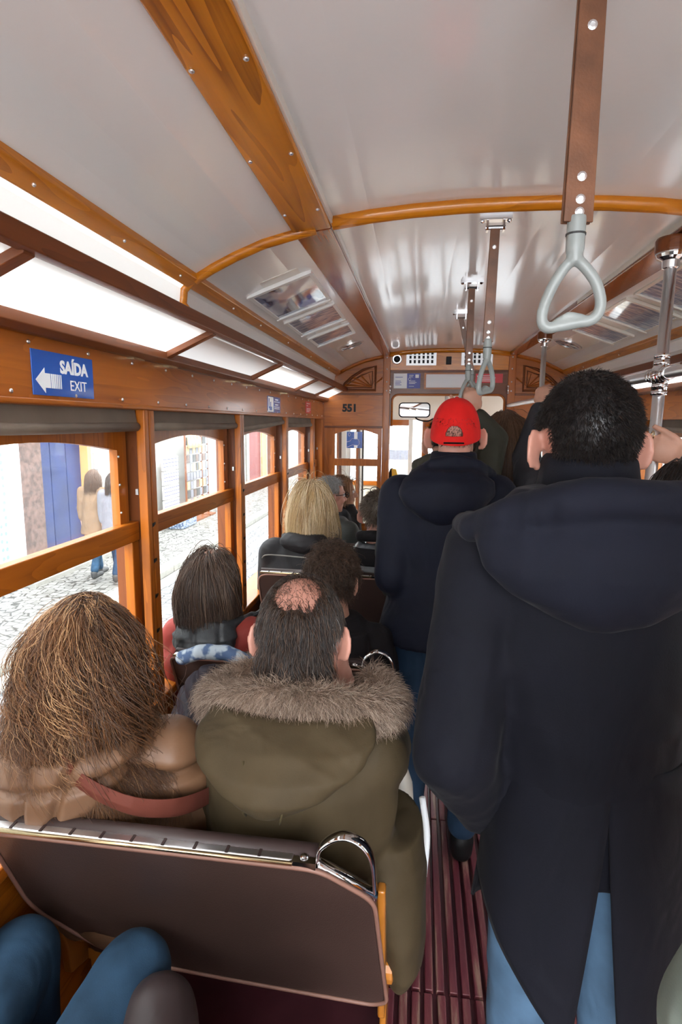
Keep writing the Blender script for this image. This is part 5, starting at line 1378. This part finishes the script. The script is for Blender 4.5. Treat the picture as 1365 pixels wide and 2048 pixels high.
# --- person in dark grey jacket, arms up to pole and bar
J = pose(.60, 2.42, False, h=1.72, hd=(.66, 2.46, 1.56), nk=(.63, 2.43, 1.42), shL=(.475, 2.44, 1.375), shR=(.78, 2.43, 1.38), elL=(.525, 2.76, 1.46), haL=(.665, 3.38, 1.715) if False else (.60, 3.02, 1.68), elR=(.83, 2.40, 1.56), haR=(.735, 2.36, 1.735))
J['haL'] = U(.545, 2.72, 1.70); J['elL'] = U(.470, 2.60, 1.47)
R = hframe(0, -.05)
p = person('p', 'person in dark grey jacket hidden behind the near man, arm raised beside thin pole', J, R, 'skin', .0055, hands={'L': dict(d=(.18, .25, 1), n=(.5, 1, 0), side=-1, curl=(50, 65, 45)), 'R': dict(d=(-.55, .1, .75), n=(-.75, 0, -.6), side=-1, curl=(50, 70, 45))})
short_hair(p, J, R, ['h_dbrown', 'h_black2'], 'h_dbrown', 2000, .015, 9)
garment('jacket', p, 'darkgrey', J, [(.85, 0, 2.42, .20, .14), (1.05, 0, 2.42, .18, .13), (1.25, 0, 2.42, .185, .13), (1.36, .02, 2.43, .16, .11), (1.44, .03, 2.43, .09, .08)], vox=.010, disp=folds(.005, 18, 14), cuff=.02, ar=(.076, .062, .046)); trousers(p, 'trouser', J); shoes(p, 'black', J)

# --- short dark haired person at the right edge, hand on the thick pole
J = pose(.66, 1.46, False, h=1.58, hd=(.655, 1.47, 1.425), nk=(.66, 1.46, 1.29), shR=(.82, 1.47, 1.23), elR=(.90, 1.66, 1.32), haR=(.775, 1.775, 1.535))
R = hframe(.1, -.05)
p = person('p', 'person at the right edge with dark hair whose ringed hand grips the thick pole', J, R, 'skin', .005, hands={'R': dict(d=(-1, .10, .25), n=(.1, 1, .0), side=-1, curl=(20, 80, 70), thumb=(.45, .9, -.1))})
longhair(p, J, R, ['h_black', 'h_black2', 'h_dbrown'], 2200, -.16, seed=31, wave=.03, jit=.03, puff=.2, cap='h_black', rad=.0012)
garment('jacket', p, 'blackcloth', J, [(.75, 0, 1.46, .19, .13), (.95, 0, 1.46, .165, .12), (1.12, 0, 1.46, .17, .12), (1.22, 0, 1.46, .15, .10), (1.29, 0, 1.46, .08, .07)], vox=.010, disp=folds(.005, 18, 15), cuff=.05, ar=(.07, .056, .042)); trousers(p, 'trouser', J); shoes(p, 'black', J)
obj('ring', MB().tube([J['haR']+U(-.098, .005, .060)+U(0, .0105*math.cos(a), .0105*math.sin(a)) for a in np.linspace(0, 2*PI, 14, endpoint=False)], .0016, 6, closed=True), 'brass', p)

# --- seated: woman in tan puffer
J = pose(-.64, 1.10, True, h=1.66, hd=(-.672, 1.045, 1.150), nk=(-.65, 1.035, .99), shL=(-.785+.02, 1.03, .905), shR=(-.50, 1.04, .925), che=(-.645, 1.03, .86), elL=(-.775, 1.13, .70), elR=(-.455, 1.14, .70), haL=(-.68, 1.33, .62), haR=(-.56, 1.33, .62))
R = hframe(.12, -.28)
wom = person('p', 'person seated by the near window in a tan puffer coat, long wavy hair', J, R, 'skin', .008)
def quilt(p, n):
    x = p[:, 0]+.645; z = p[:, 2]; y = p[:, 1]
    w = z-.10*np.abs(x)*1.0+.06*np.sin(x*6)+.10*x
    u = (w % .098)/.098; d = np.minimum(u, 1-u)*.098
    s = -.026*np.exp(-(d/.013)**2)+.009
    s += folds(.0022, 45, 3)(p, n)
    return s
garment('puffer_coat', wom, 'tan', J, [(.50, 0, 1.15, .205, .165), (.60, 0, 1.125, .212, .155), (.70, 0, 1.085, .212, .150), (.80, 0, 1.055, .208, .142), (.88, 0, 1.04, .195, .132), (.95, -.003, 1.035, .16, .115), (1.0, -.005, 1.035, .10, .09)], ar=(.078, .072, .058), vox=.008, disp=quilt, sm=8)
def hoodq(p, n):
    x = p[:, 0]+.70; z = p[:, 2]
    s = np.zeros(len(p))
    for x0 in (-.095, -.005, .060): s -= .013*np.exp(-(((x-x0-.25*(z-.9)*(1 if x0 > 0 else .2)))/.008)**2)
    for z0 in (.80, .87, .94, 1.0): s -= .013*np.exp(-((z-z0-.15*x)/.008)**2)
    return s+folds(.0022, 40, 6)(p, n)
mb = MB(); mb.loft([(-.655, .985, 1.03, .12, .07), (-.665, .955, .99, .145, .085), (-.68, .935, .93, .135, .080), (-.69, .925, .86, .125, .075), (-.70, .930, .80, .110, .062), (-.70, .945, .765, .075, .045)])
blob('hood', mb, 'tan', wom, .0065, 6, .6, hoodq)
mb = MB(); st = curve([(-.64, .895, .992), (-.60, .883, .968), (-.55, .880, .944), (-.495, .890, .920), (-.445, .92, .900), (-.415, .97, .880), (-.40, 1.05, .85)], 6)
A = []
for i, q in enumerate(st): A.append([q+U(0, 0, .020), q+U(0, -.006, .0), q+U(0, 0, -.020), q+U(0, .012, -.01), q+U(0, .012, .01)])
mb.rings(A); obj('bag_strap', mb, 'strapred', wom, bevel=.002)
trousers(wom, 'trouser', J); shoes(wom, 'black', J)
mask_w = lambda d: (d[:, 2] > -.75) & ((d[:, 1] < .40) | (d[:, 2] > .55)) & ~((d[:, 2] < 0) & (d[:, 1] > .2))
hair_cap('hair', wom, 'h_wavy', J['hd'], R, mask_w, 1.04, bump=.03, seed=4, s=.95)
mb = MB(); mb.loft([(-.675, 1.03, 1.20, .060, .075), (-.677, 1.005, 1.13, .080, .085), (-.677, .995, 1.07, .090, .08), (-.675, .995, 1.02, .09, .06), (-.665, .995, .985, .07, .04)]); blob('hair_mass', mb, 'h_wavy', wom, .010, 6, .6, folds(.012, 22, 4, (1, 1, .3)))
wc = [((-.655, 1.02, .88), (.20, .145, .10), I3), ((-.68, .98, 1.04), (.10, .080, .08), I3)]
longhair(wom, J, R, ['h_wavy', 'h_wavy2', 'h_wavy3', 'h_brown'], 10500, -.215, 20, 41, mask_w, .50, 11, .36, .00062, wc, None, 1.04, [.34, .36, .14, .16], -.40, .10, 170, None, .95, .40, .0, .25)
longhair(wom, J, R, ['h_wavy2', 'h_wavy3'], 900, -.21, 18, 43, mask_w, .75, 13, .30, .00045, wc, None, 1.06, [.6, .4], -.35, .18, 200, None, .95, .4, .1, .3)
longhair(wom, J, R, ['h_wavy', 'h_wavy2', 'h_brown'], 1300, -.30, 18, 44, lambda d: mask_w(d) & (d[:, 0] > .35) & (d[:, 1] < 0), .5, 10, .30, .0006, wc, None, 1.05, None, -.25, .15, 60, None, .95, .2, .12)

# --- seated: man in olive parka with fur hood
J = pose(-.235, 1.16, True, h=1.75, hd=(-.243, 1.175, 1.165), nk=(-.238, 1.13, 1.01), shL=(-.385, 1.10, .925), shR=(-.085, 1.10, .935), che=(-.235, 1.09, .87), elL=(-.40, 1.20, .68), haL=(-.30, 1.40, .60), elR=(-.06, 1.36, .80), haR=(-.165, 1.30, 1.0))
R = hframe(.04, -.18, .0)
def skp(c): return np.zeros(len(c))
par = person('p', 'person seated in an olive parka with fur trimmed hood, hair thinning at the crown', J, R, 'skinpink', .005, hands={'R': dict(d=(-.10, -.25, 1), n=(-1, .1, .1), side=-1, curl=(40, 50, 40))}, neckr=.062, s=1.05, jaw=1.12)
def mask_bald(d):
    b = ((d[:, 0]+.02)/.60)**2+((d[:, 1]+.45)/.48)**2+.35*np.sin(d[:, 0]*31+2*np.sin(d[:, 1]*23))*np.sin(d[:, 1]*27)
    return mask_short(d, -.90) & ~((b < 1) & (d[:, 2] > .2))
hair_cap('hair', par, 'h_dbrown', J['hd'], R, mask_bald, 1.035, low=.93, s=1.05, seed=3)
d_, p_, n_ = scalp(9000, J['hd'], R, mask_bald, 51, 1.05, 1.03)
g_ = np.random.default_rng(5); v_ = n_*.35+(np.stack([d_[:, 0]*.5, -.3+0*d_[:, 0], -.8+0*d_[:, 0]], 1))@np.array(R).T+g_.normal(size=p_.shape)*.15
strand_mesh('hair_strands', par, ['h_dbrown', 'h_black2', 'h_dbrown2'], grow(p_, v_, .036*g_.uniform(.4, 1.2, len(p_))*(1+1.1*(d_[:, 2] < -.35)), 7, .3, .25, 6, [headcoll(J['hd'], R, 1.05, 1.04)], 52, 160, .12), .0007, 5, weights=[.5, .25, .25])
tp = lambda d: (((d[:, 0]+.02)/.60)**2+((d[:, 1]+.45)/.50)**2 < 1.3) & (d[:, 2] > .2)
d_, p_, n_ = scalp(520, J['hd'], R, tp, 53, 1.05, 1.0)
strand_mesh('thin_hair', par, ['h_dbrown2', 'h_brown'], grow(p_, n_*.25+np.array(R@U(.3, -1, .0))[None]+NR.normal(size=p_.shape)*.15, .04*NR.uniform(.5, 1.2, len(p_)), 6, .12, .15, 6, [headcoll(J['hd'], R, 1.05, 1.02)], 54, 30, .1), .0005, 6)
gs = lambda d: (np.abs(d[:, 0]) > .80) & (d[:, 1] < .1) & (d[:, 1] > -.5) & (d[:, 2] > -.25) & (d[:, 2] < .28)
d_, p_, n_ = scalp(900, J['hd'], R, gs, 57, 1.05, 1.06)
strand_mesh('grey_sideburn', par, ['h_pepper2', 'h_grey'], grow(p_, n_*.3+np.array(R@U(0, -.5, -.8))[None]+NR.normal(size=p_.shape)*.2, .028*NR.uniform(.5, 1.2, len(p_)), 5, .2, .1, 6, [headcoll(J['hd'], R, 1.05, 1.05)], 58, 30, .1), .0006, 7)
def parx(mb):
    # tail of the coat hanging over the aisle side of the seat
    mb.loft([(-.06, 1.17, .74, .10, .12), (-.03, 1.16, .62, .085, .125), (-.005, 1.15, .52, .060, .12), (.0, 1.14, .44, .050, .10), (-.008, 1.13, .395, .032, .07)])
garment('parka', par, 'olive', J, [(.46, 0, 1.22, .215, .165), (.60, 0, 1.175, .215, .155), (.72, 0, 1.125, .210, .150), (.82, 0, 1.10, .212, .145), (.90, 0, 1.095, .205, .138), (.97, 0, 1.105, .175, .12), (1.02, 0, 1.125, .12, .10)], ar=(.080, .072, .058), vox=.009, disp=folds(.009, 11, 61, (1, 1, .7)), extra=parx)
mb = MB(); mb.loft([(-.235, 1.04, 1.06, .16, .06), (-.237, .99, 1.03, .178, .080), (-.240, .955, .995, .160, .085), (-.245, .935, .960, .115, .075), (-.25, .928, .932, .065, .055), (-.252, .935, .912, .025, .03)])
hood = blob('hood', mb, 'olive', par, .006, 3, .5, folds(.005, 20, 64))
for sx in (-.055, .045):
    pts = []
    for z in np.linspace(1.02, .925, 9):
        t = (1.03-z)/.105; rx = .178-.12*t**1.4; ry = .082-.028*t; cyy = .99-.062*min(1, t*1.15); xx = -.24-.01*t+sx*(1-.35*t)
        pts.append((xx, cyy-ry*math.sqrt(max(.05, 1-((xx+.243)/rx)**2))-.001, z))
    obj('seam', MB().tube(pts, .0022, 6), 'olivedark', hood, smooth=True)
fp = curve([(-.375, 1.23, 1.035), (-.425, 1.14, 1.025), (-.385, 1.065, 1.042), (-.31, 1.042, 1.062), (-.235, 1.035, 1.068), (-.16, 1.040, 1.066), (-.09, 1.062, 1.052), (-.045, 1.13, 1.035), (-.09, 1.23, 1.04)], 6)
mb = MB(); mb.chain(fp[::2], [.036]*len(fp[::2]), 12); trim_f = blob('fur_trim', mb, 'fur', par, .009, 4, .5, folds(.006, 30, 66))
FP = np.array([tuple(v) for v in fp]); ii = NR.integers(0, len(FP)-1, 26000); tt = NR.uniform(0, 1, 26000)[:, None]; c_ = FP[ii]*(1-tt)+FP[ii+1]*tt; dr = sdir(26000, 67)
tg = FP[ii+1]-FP[ii]; tg /= np.linalg.norm(tg, axis=1)[:, None]; dr -= tg*(dr*tg).sum(1)[:, None]*.7; dr /= np.linalg.norm(dr, axis=1)[:, None]
cn = np.array([-.238, 1.16, 1.02]); outw = c_-cn; outw[:, 2] = 0; outw /= np.linalg.norm(outw, axis=1)[:, None]
v_ = dr*.8+outw*.35+np.array([0, 0, -.35]); ln_ = .034*NR.uniform(.4, 1.25, 26000)
strand_mesh('fur_hairs', trim_f, ['fur', 'fur2', 'fur3', 'fur4'], grow(c_+dr*.032, v_, ln_, 6, .16, .45, 5, (), 68, 320, .2), .00045, 8, .2, [.34, .32, .18, .16])
trousers(par, 'trouser', J); shoes(par, 'black', J)

# --- seated: woman in red jacket
J = pose(-.685, 1.84, True, h=1.6, hd=(-.70, 1.83, 1.075), nk=(-.69, 1.80, .93), shL=(-.795, 1.79, .885), shR=(-.555, 1.80, .895), che=(-.685, 1.78, .82), elL=(-.785, 1.88, .66), elR=(-.50, 1.90, .66), haL=(-.70, 2.05, .60), haR=(-.60, 2.05, .60))
R = hframe(-.15, -.1)
p = person('p', 'person with a brown bob in a red jacket with black hood, second window', J, R, 'skin', .008)
garment('jacket', p, 'redjacket', J, [(.50, 0, 1.88, .19, .15), (.62, 0, 1.85, .19, .145), (.74, 0, 1.81, .185, .135), (.82, 0, 1.79, .18, .125), (.88, 0, 1.79, .15, .11), (.94, 0, 1.80, .09, .085)], ar=(.072, .064, .052), vox=.009, disp=folds(.005, 18, 71))
def bq(p, n):
    u = ((p[:, 0]+.3*p[:, 2]) % .085)/.085; d = np.minimum(u, 1-u)*.085; w = (p[:, 2] % .07)/.07; e = np.minimum(w, 1-w)*.07
    return -.006*np.exp(-(d/.006)**2)-.004*np.exp(-(e/.006)**2)+folds(.003, 30, 5)(p, n)
mb = MB(); mb.loft([(-.685, 1.755, .960, .09, .05), (-.685, 1.725, .92, .115, .06), (-.685, 1.710, .885, .105, .058), (-.685, 1.705, .85, .07, .045), (-.685, 1.71, .83, .03, .03)]); mb.chain([U(-.77, 1.84, .93), U(-.765, 1.77, .95), U(-.73, 1.725, .962), U(-.685, 1.715, .965), U(-.64, 1.725, .962), U(-.59, 1.77, .952), U(-.55, 1.84, .96), U(-.50, 1.90, .965)], [.016]*8)
blob('hood', mb, 'blackquilt', p, .007, 5, .6, bq)
longhair(p, J, R, ['h_bob', 'h_bob2', 'h_dbrown2'], 4200, -.115, 12, 73, lambda d: mask_long(d, -.8), .14, 6, .42, .0012, [((-.70, 1.81, 1.02), (.088, .09, .10), I3)], 'h_bob', 1.06, [.5, .3, .2], -.15, .06, 110, None, .92, .10, .0)
trousers(p, 'denimdark', J); shoes(p, 'black', J)
# --- seated: curly haired person in black
J = pose(-.27, 1.92, True, h=1.66, hd=(-.285, 1.93, 1.080), nk=(-.275, 1.89, .94), shL=(-.40, 1.88, .86), shR=(-.135, 1.88, .87), che=(-.27, 1.86, .82), elL=(-.44, 1.96, .66), elR=(-.09, 1.97, .66), haL=(-.32, 2.14, .60), haR=(-.2, 2.14, .60))
R = hframe(-.25, -.15)
p = person('p', 'person with short curly dark brown hair and black top beyond the balding head', J, R, 'skin', .008)
garment('jacket', p, 'blackcloth', J, [(.48, 0, 1.97, .20, .16), (.60, 0, 1.94, .195, .15), (.72, 0, 1.90, .19, .14), (.82, 0, 1.875, .19, .13), (.90, 0, 1.88, .15, .11), (.96, 0, 1.89, .09, .085)], ar=(.074, .066, .052), vox=.010, disp=folds(.006, 18, 75), extra=lambda mb: mb.loft([(-.27, 1.80, .93, .12, .05), (-.27, 1.775, .87, .13, .06), (-.27, 1.77, .80, .07, .045)]))
hair_cap('hair', p, 'h_dbrown', J['hd'], R, lambda d: mask_long(d, -.7), 1.06, bump=.08, seed=77)
d_, p_, n_ = scalp(3400, J['hd'], R, lambda d: mask_long(d, -.75), 78, 1.0, 1.04)
strand_mesh('hair_strands', p, ['h_dbrown', 'h_dbrown2', 'h_brown'], grow(p_, n_*.7+NR.normal(size=p_.shape)*.35+np.array([0, -.1, -.2]), .065*NR.uniform(.6, 1.2, len(p_)), 14, .16, 1.1, 16, [headcoll(J['hd'], R, 1.0, 1.04)], 79, 190, .2), .0010, 9, weights=[.25, .45, .3])
trousers(p, 'denim', J); shoes(p, 'white', J)
# --- seated: blonde woman
J = pose(-.55, 2.78, True, h=1.72, hd=(-.525, 2.78, 1.215), nk=(-.545, 2.74, 1.06), shL=(-.70, 2.71, .975), shR=(-.395, 2.72, .985), che=(-.55, 2.70, .92), wst=(-.55, 2.74, .74), elL=(-.745, 2.80, .76), elR=(-.36, 2.80, .76), haL=(-.62, 3.0, .64), haR=(-.48, 3.0, .64))
R = hframe(.62, -.05)
p = person('p', 'person with straight blonde hair and sunglasses seated in a charcoal jacket with pale piping', J, R, 'skin', .007); eyes(p, J, R)
garment('jacket', p, 'charcoal', J, [(.50, 0, 2.83, .21, .16), (.66, 0, 2.78, .21, .15), (.80, 0, 2.74, .205, .14), (.90, 0, 2.715, .205, .135), (.98, 0, 2.715, .17, .115), (1.05, 0, 2.735, .10, .09)], ar=(.080, .070, .056), vox=.009, disp=folds(.004, 15, 81))
mb = MB(); mb.loft([(-.53, 2.675, 1.09, .09, .06), (-.535, 2.645, 1.065, .12, .065), (-.54, 2.635, 1.04, .115, .06), (-.545, 2.64, 1.015, .085, .045), (-.55, 2.65, .995, .04, .03)]); mb.chain([U(-.65, 2.78, 1.05), U(-.64, 2.69, 1.06), U(-.58, 2.63, 1.07), U(-.53, 2.62, 1.07), U(-.47, 2.64, 1.06), U(-.42, 2.71, 1.05), U(-.41, 2.80, 1.05)], [.022]*7)
blob('hood', mb, 'charcoal', p, .008, 5, .6, folds(.005, 24, 82))
mb = MB(); mb.tube(curve([(-.75, 2.66, .955), (-.715, 2.615, .985), (-.64, 2.592, .992), (-.55, 2.582, .990), (-.46, 2.590, .985), (-.40, 2.61, .975)], 5), .0035, 6); obj('piping', mb, 'curb', p, smooth=True)
longhair(p, J, R, ['h_blond', 'h_blond2', 'h_blond3'], 3600, -.155, 12, 83, lambda d: mask_long(d, -.8, .36), .10, 5, .42, .0013, [((-.53, 2.76, 1.14), (.090, .09, .13), I3)], 'h_blond', 1.06, [.45, .35, .2], -.1, .05, 120, None, 1.0, .10, .1)
def glasses(root, J, R, m, lens, s=1.0, y=.104, z=.008, up=None):
    c = J['hd']+R@U(0, y, z)*s if up is None else J['hd']+R@U(*up)*s; g = MB()
    for k in (-1, 1):
        g.tube([c+R@U(k*.033+.024*math.cos(a), 0, .018*math.sin(a)) for a in np.linspace(0, 2*PI, 16, endpoint=False)], .0022, 6, closed=True)
        g.tube([c+R@U(k*.057, 0, .006), c+R@U(k*.078, -.02, .008), c+R@U(k*.084, -.105, .0)], .0024, 6)
    g.tube([c+R@U(-.009, .002, .004), c+R@U(0, .004, .007), c+R@U(.009, .002, .004)], .002, 6)
    o = obj('glasses', g, m, root)
    for k in (-1, 1): obj('lens', MB().ell(c+R@U(k*.033, 0, 0), (.0225, .0012, .017), R), lens, o, smooth=True)
glasses(p, J, R, 'black', 'black'); trousers(p, 'trouser', J); shoes(p, 'black', J)
# --- seated: man in shiny black jacket, glasses on his head
J = pose(-.19, 2.85, True, h=1.70, hd=(-.190, 2.86, 1.165), nk=(-.19, 2.82, 1.02), shL=(-.345, 2.80, .93), shR=(-.05, 2.80, .935), che=(-.19, 2.79, .88), elL=(-.39, 2.88, .72), elR=(-.02, 2.88, .72))
R = hframe(-.1, -.12)
p = person('p', 'person with short greying hair and pushed up glasses in a shiny black jacket', J, R, 'skinpink', .0065)
short_hair(p, J, R, ['h_pepper', 'h_pepper2', 'h_dbrown2'], 'h_pepper', 4500, .022, 85, off=1.06, rad=.0008, mask=lambda d: mask_short(d, -.9))
garment('jacket', p, 'shiny', J, [(.50, 0, 2.90, .20, .16), (.66, 0, 2.86, .20, .15), (.80, 0, 2.82, .20, .14), (.90, 0, 2.80, .19, .13), (.97, 0, 2.80, .155, .11), (1.03, 0, 2.82, .09, .085)], ar=(.078, .068, .054), vox=.009, disp=folds(.008, 22, 86))
mb = MB(); mb.chain([U(-.28, 2.88, 1.045), U(-.27, 2.79, 1.06), U(-.22, 2.75, 1.07), U(-.17, 2.75, 1.07), U(-.12, 2.79, 1.06), U(-.10, 2.88, 1.05)], [.030]*6); mb.loft([(-.19, 2.76, 1.01, .11, .05), (-.19, 2.73, .97, .13, .055), (-.19, 2.72, .93, .10, .05)]); blob('hood', mb, 'blackcloth', p, .009, 5)
glasses(p, J, R, 'black', 'glass', up=(0, .05, .118)); trousers(p, 'denimdark', J); shoes(p, 'black', J)
# --- seated: grey haired man with glasses, turned right
J = pose(-.55, 3.55, True, h=1.70, yaw=-.5, hd=(-.545, 3.54, 1.165), nk=(-.56, 3.53, 1.01))
R = hframe(-.95, -.05)
p = person('p', 'person with grey hair and dark rimmed glasses looking to the right, seated beyond the blonde', J, R, 'skinpink', .0055); eyes(p, J, R)
short_hair(p, J, R, ['h_grey', 'h_grey2', 'h_pepper2'], 'h_grey', 3500, .020, 88, off=1.07, rad=.0008)
garment('jacket', p, 'grey', J, [(.50, 0, 3.60, .20, .16), (.66, 0, 3.57, .20, .15), (.82, 0, 3.54, .195, .14), (.92, 0, 3.53, .18, .13), (.98, 0, 3.53, .14, .11), (1.03, 0, 3.53, .085, .08)], vox=.010, disp=folds(.005, 20, 89))
glasses(p, J, R, 'black', 'glass'); trousers(p, 'trouser', J); shoes(p, 'black', J)
# --- seated: woman in black in profile
J = pose(-.575, 4.12, True, h=1.66, yaw=-1.2, hd=(-.545, 4.10, 1.12), nk=(-.57, 4.11, .98))
R = hframe(-1.35, .0)
p = person('p', 'person in a black coat with light brown hair in profile beside the bulkhead door', J, R, 'skin', .0055); eyes(p, J, R)
longhair(p, J, R, ['h_auburn', 'h_auburn2'], 2200, -.06, 9, 91, lambda d: mask_long(d, -.5, .35), .12, 5, .35, .0012, (), 'h_auburn', 1.10, None, -.3, .06, 90, None, 1.0, .15, .0)
garment('jacket', p, 'blackcloth', J, [(.48, 0, 4.12, .17, .17), (.66, 0, 4.12, .175, .15), (.82, 0, 4.11, .175, .14), (.92, 0, 4.11, .165, .13), (.98, 0, 4.11, .12, .10), (1.04, 0, 4.11, .07, .07)], vox=.010, disp=folds(.005, 20, 92)); trousers(p, 'trouser', J); shoes(p, 'black', J)
# --- legs in the foreground: jeans, then tights
J = pose(-.60, .42, True, h=1.75, nk=(-.60, .25, 1.0), hd=(-.60, .26, 1.165), che=(-.60, .26, .88), wst=(-.60, .33, .72), shL=(-.72, .25, .945), shR=(-.44, .25, .945), elL=(-.71, .33, .70), elR=(-.42, .33, .70), haL=(-.68, .50, .66), haR=(-.52, .50, .66), pel=(-.60, .42, .56), hipL=(-.69, .46, .545), hipR=(-.53, .46, .545), knL=(-.720, .85, .61), knR=(-.50, .86, .60), anL=(-.70, .78, .10), anR=(-.52, .78, .10))
R = hframe(0, -.1)
p = person('p', 'person in blue jeans whose knees rise in the lower left corner', J, R, 'skin', .008)
trousers(p, 'denim', J, (.098, .070, .062), .008, 'jeans', 94); shoes(p, 'black', J); hair_cap('hair', p, 'h_brown', J['hd'], R, mask_short)
garment('jacket', p, 'navyparka', J, [(.56, 0, .40, .19, .15), (.70, 0, .33, .19, .14), (.85, 0, .27, .185, .13), (.95, 0, .25, .15, .11), (1.0, 0, .25, .09, .085)], vox=.011)
J = pose(-.20, .36, True, h=1.66, nk=(-.20, .17, .98), hd=(-.20, .18, 1.14), che=(-.20, .19, .86), wst=(-.20, .26, .71), shL=(-.33, .18, .92), shR=(-.07, .18, .92), elL=(-.36, .28, .68), elR=(-.05, .28, .68), haL=(-.26, .42, .62), haR=(-.14, .42, .62), pel=(-.20, .36, .56), hipL=(-.27, .40, .535), hipR=(-.12, .40, .535), knL=(-.415, .785, .60), knR=(-.14, .74, .54), anL=(-.34, .74, .10), anR=(-.14, .68, .10))
p = person('p', 'person in sheer black tights, knee in front of the jeans at the bottom edge', J, R, 'skin', .008)
trousers(p, 'tights', J, (.095, .068, .048), .008, 'tights', 97, 0); shoes(p, 'black', J)
mb = MB(); mb.ell(J['pel'], (.17, .14, .09))
for k in 'LR': mb.cap(J['hip'+k], J['hip'+k].lerp(J['kn'+k], .62), .098, .080, 16)
blob('skirt', mb, 'blackcloth', p, .010, 5); hair_cap('hair', p, 'h_dbrown', J['hd'], R, mask_long)
garment('jacket', p, 'blackcloth', J, [(.56, 0, .35, .18, .15), (.70, 0, .28, .18, .14), (.85, 0, .21, .175, .13), (.93, 0, .19, .14, .11), (.98, 0, .18, .085, .08)], vox=.011)
# --- sleeve at the lower right
J = pose(.53, .38, False, h=1.72, shL=(.365, .40, 1.38), elL=(.302, .485, 1.065), haL=(.41, .66, .95))
R = hframe(0, 0)
p = person('p', 'person in a sage grey jacket whose sleeve enters the lower right corner', J, R, 'skin', .009)
garment('jacket', p, 'sage', J, [(.80, 0, .38, .19, .14), (1.0, 0, .38, .175, .13), (1.2, 0, .38, .175, .13), (1.34, 0, .38, .16, .11), (1.43, 0, .38, .09, .08)], ar=(.075, .066, .05), vox=.010, disp=folds(.004, 14, 101)); trousers(p, 'trouser', J); shoes(p, 'black', J); hair_cap('hair', p, 'h_brown', J['hd'], R, mask_short)
# --- folded jacket and scarf between woman and bench, tote on the aisle side
def heap(rings, m, fo, nme, lb, cat):
    mb = MB(); mb.loft(rings); o = blob(nme, mb, m, None, .007, 5, .6, fo); return tag(o, lb, cat)
mb = MB(); mb.loft([(-.585, 1.50, .64, .14, .10), (-.57, 1.50, .76, .135, .085), (-.56, 1.51, .86, .11, .065), (-.57, 1.52, .905, .06, .035)])
def jq(p, n):
    w = (p[:, 0]*.75+p[:, 2]*.65) % .055/.055; d = np.minimum(w, 1-w)*.055; return -.012*np.exp(-(d/.008)**2)+folds(.004, 25, 3)(p, n)
tag(blob('folded_jacket', mb, 'purple', None, .006, 5, .6, jq), 'folded aubergine quilted jacket leaning on the second bench between woman and parka', 'jacket')
mb = MB(); mb.chain([U(-.70, 1.585, .90), U(-.64, 1.58, .925), U(-.56, 1.585, .925), U(-.50, 1.575, .905), U(-.46, 1.565, .885)], [.022, .026, .028, .026, .022]); mb.chain([U(-.50, 1.565, .905), U(-.455, 1.555, .885)], [.022, .022])
tag(blob('patterned_scarf', mb, 'scarf', None, .006, 3, .5, folds(.006, 30, 7)), 'blue and white patterned scarf lying over the folded aubergine jacket', 'scarf')
t = thing('tote_bag', (.02, 1.45, .2), 'cream tote bag with white edge hanging beside the olive parka in the aisle', 'bag')
mb = MB(); mb.loft([(-.01, 1.46, .36, .033, .09), (-.01, 1.46, .50, .040, .10), (-.015, 1.46, .62, .030, .07), (-.02, 1.46, .70, .012, .025)]); blob('bag_body', mb, 'cream', t, .008, 4, .5, folds(.006, 18, 6))
obj('edge', MB().tube(curve([(.05, 1.40, .40), (.056, 1.43, .50), (.04, 1.45, .60)], 5), .009, 8), 'signwhite', t, smooth=True)
obj('handle', MB().tube(curve([(-.015, 1.43, .66), (-.02, 1.44, .74), (-.02, 1.48, .74), (-.015, 1.49, .66)], 6), .006, 8), 'cream', t, smooth=True)

# --- walkers on the sidewalk
def walker(x, y, h, lb, coat, legs, hairm, stride, hem, drop):
    k = h/1.75; g = ZW
    J = pose(x, y, False, h=h); 
    J = {a: (b+V((0, 0, g)) if a != 'Rz' else b) for a, b in J.items()}
    for s, q in (('L', 1), ('R', -1)):
        J['kn'+s] += V((0, q*stride*.55, .02)); J['an'+s] += V((0, q*stride*(1 if q > 0 else 1.15), .0 if q > 0 else .06)); J['ha'+s] += V((0, -q*stride*.5, .04))
    R = hframe(.1, -.05)
    p = person('p', lb, J, R, 'skin', .012)
    z = lambda v: v*k+g
    garment('coat', p, coat, J, [(z(hem), 0, y, .22, .17), (z(1.05), 0, y, .19, .14), (z(1.25), 0, y, .18, .13), (z(1.38), 0, y, .16, .11), (z(1.46), 0, y, .08, .08)], vox=.014, disp=folds(.008, 14, int(abs(x)*50)))
    trousers(p, legs, J, (.095, .072, .06), .014); shoes(p, 'rubber', J)
    longhair(p, J, R, [hairm], 900, drop, 8, 5, cap=hairm, rad=.0018, wave=.05, grav=.5, off=1.03, puff=.15)
    return p
walker(-4.78, 7.85, 1.66, 'person in a tan coat and blue jeans walking past the blue door', 'coattan', 'denim', 'h_brown', .22, .72, -.2)
walker(-4.38, 7.72, 1.64, 'person in a pale grey coat walking beside the tan coat on the sidewalk', 'greycoat', 'denimdark', 'h_dbrown', .20, .75, -.18)
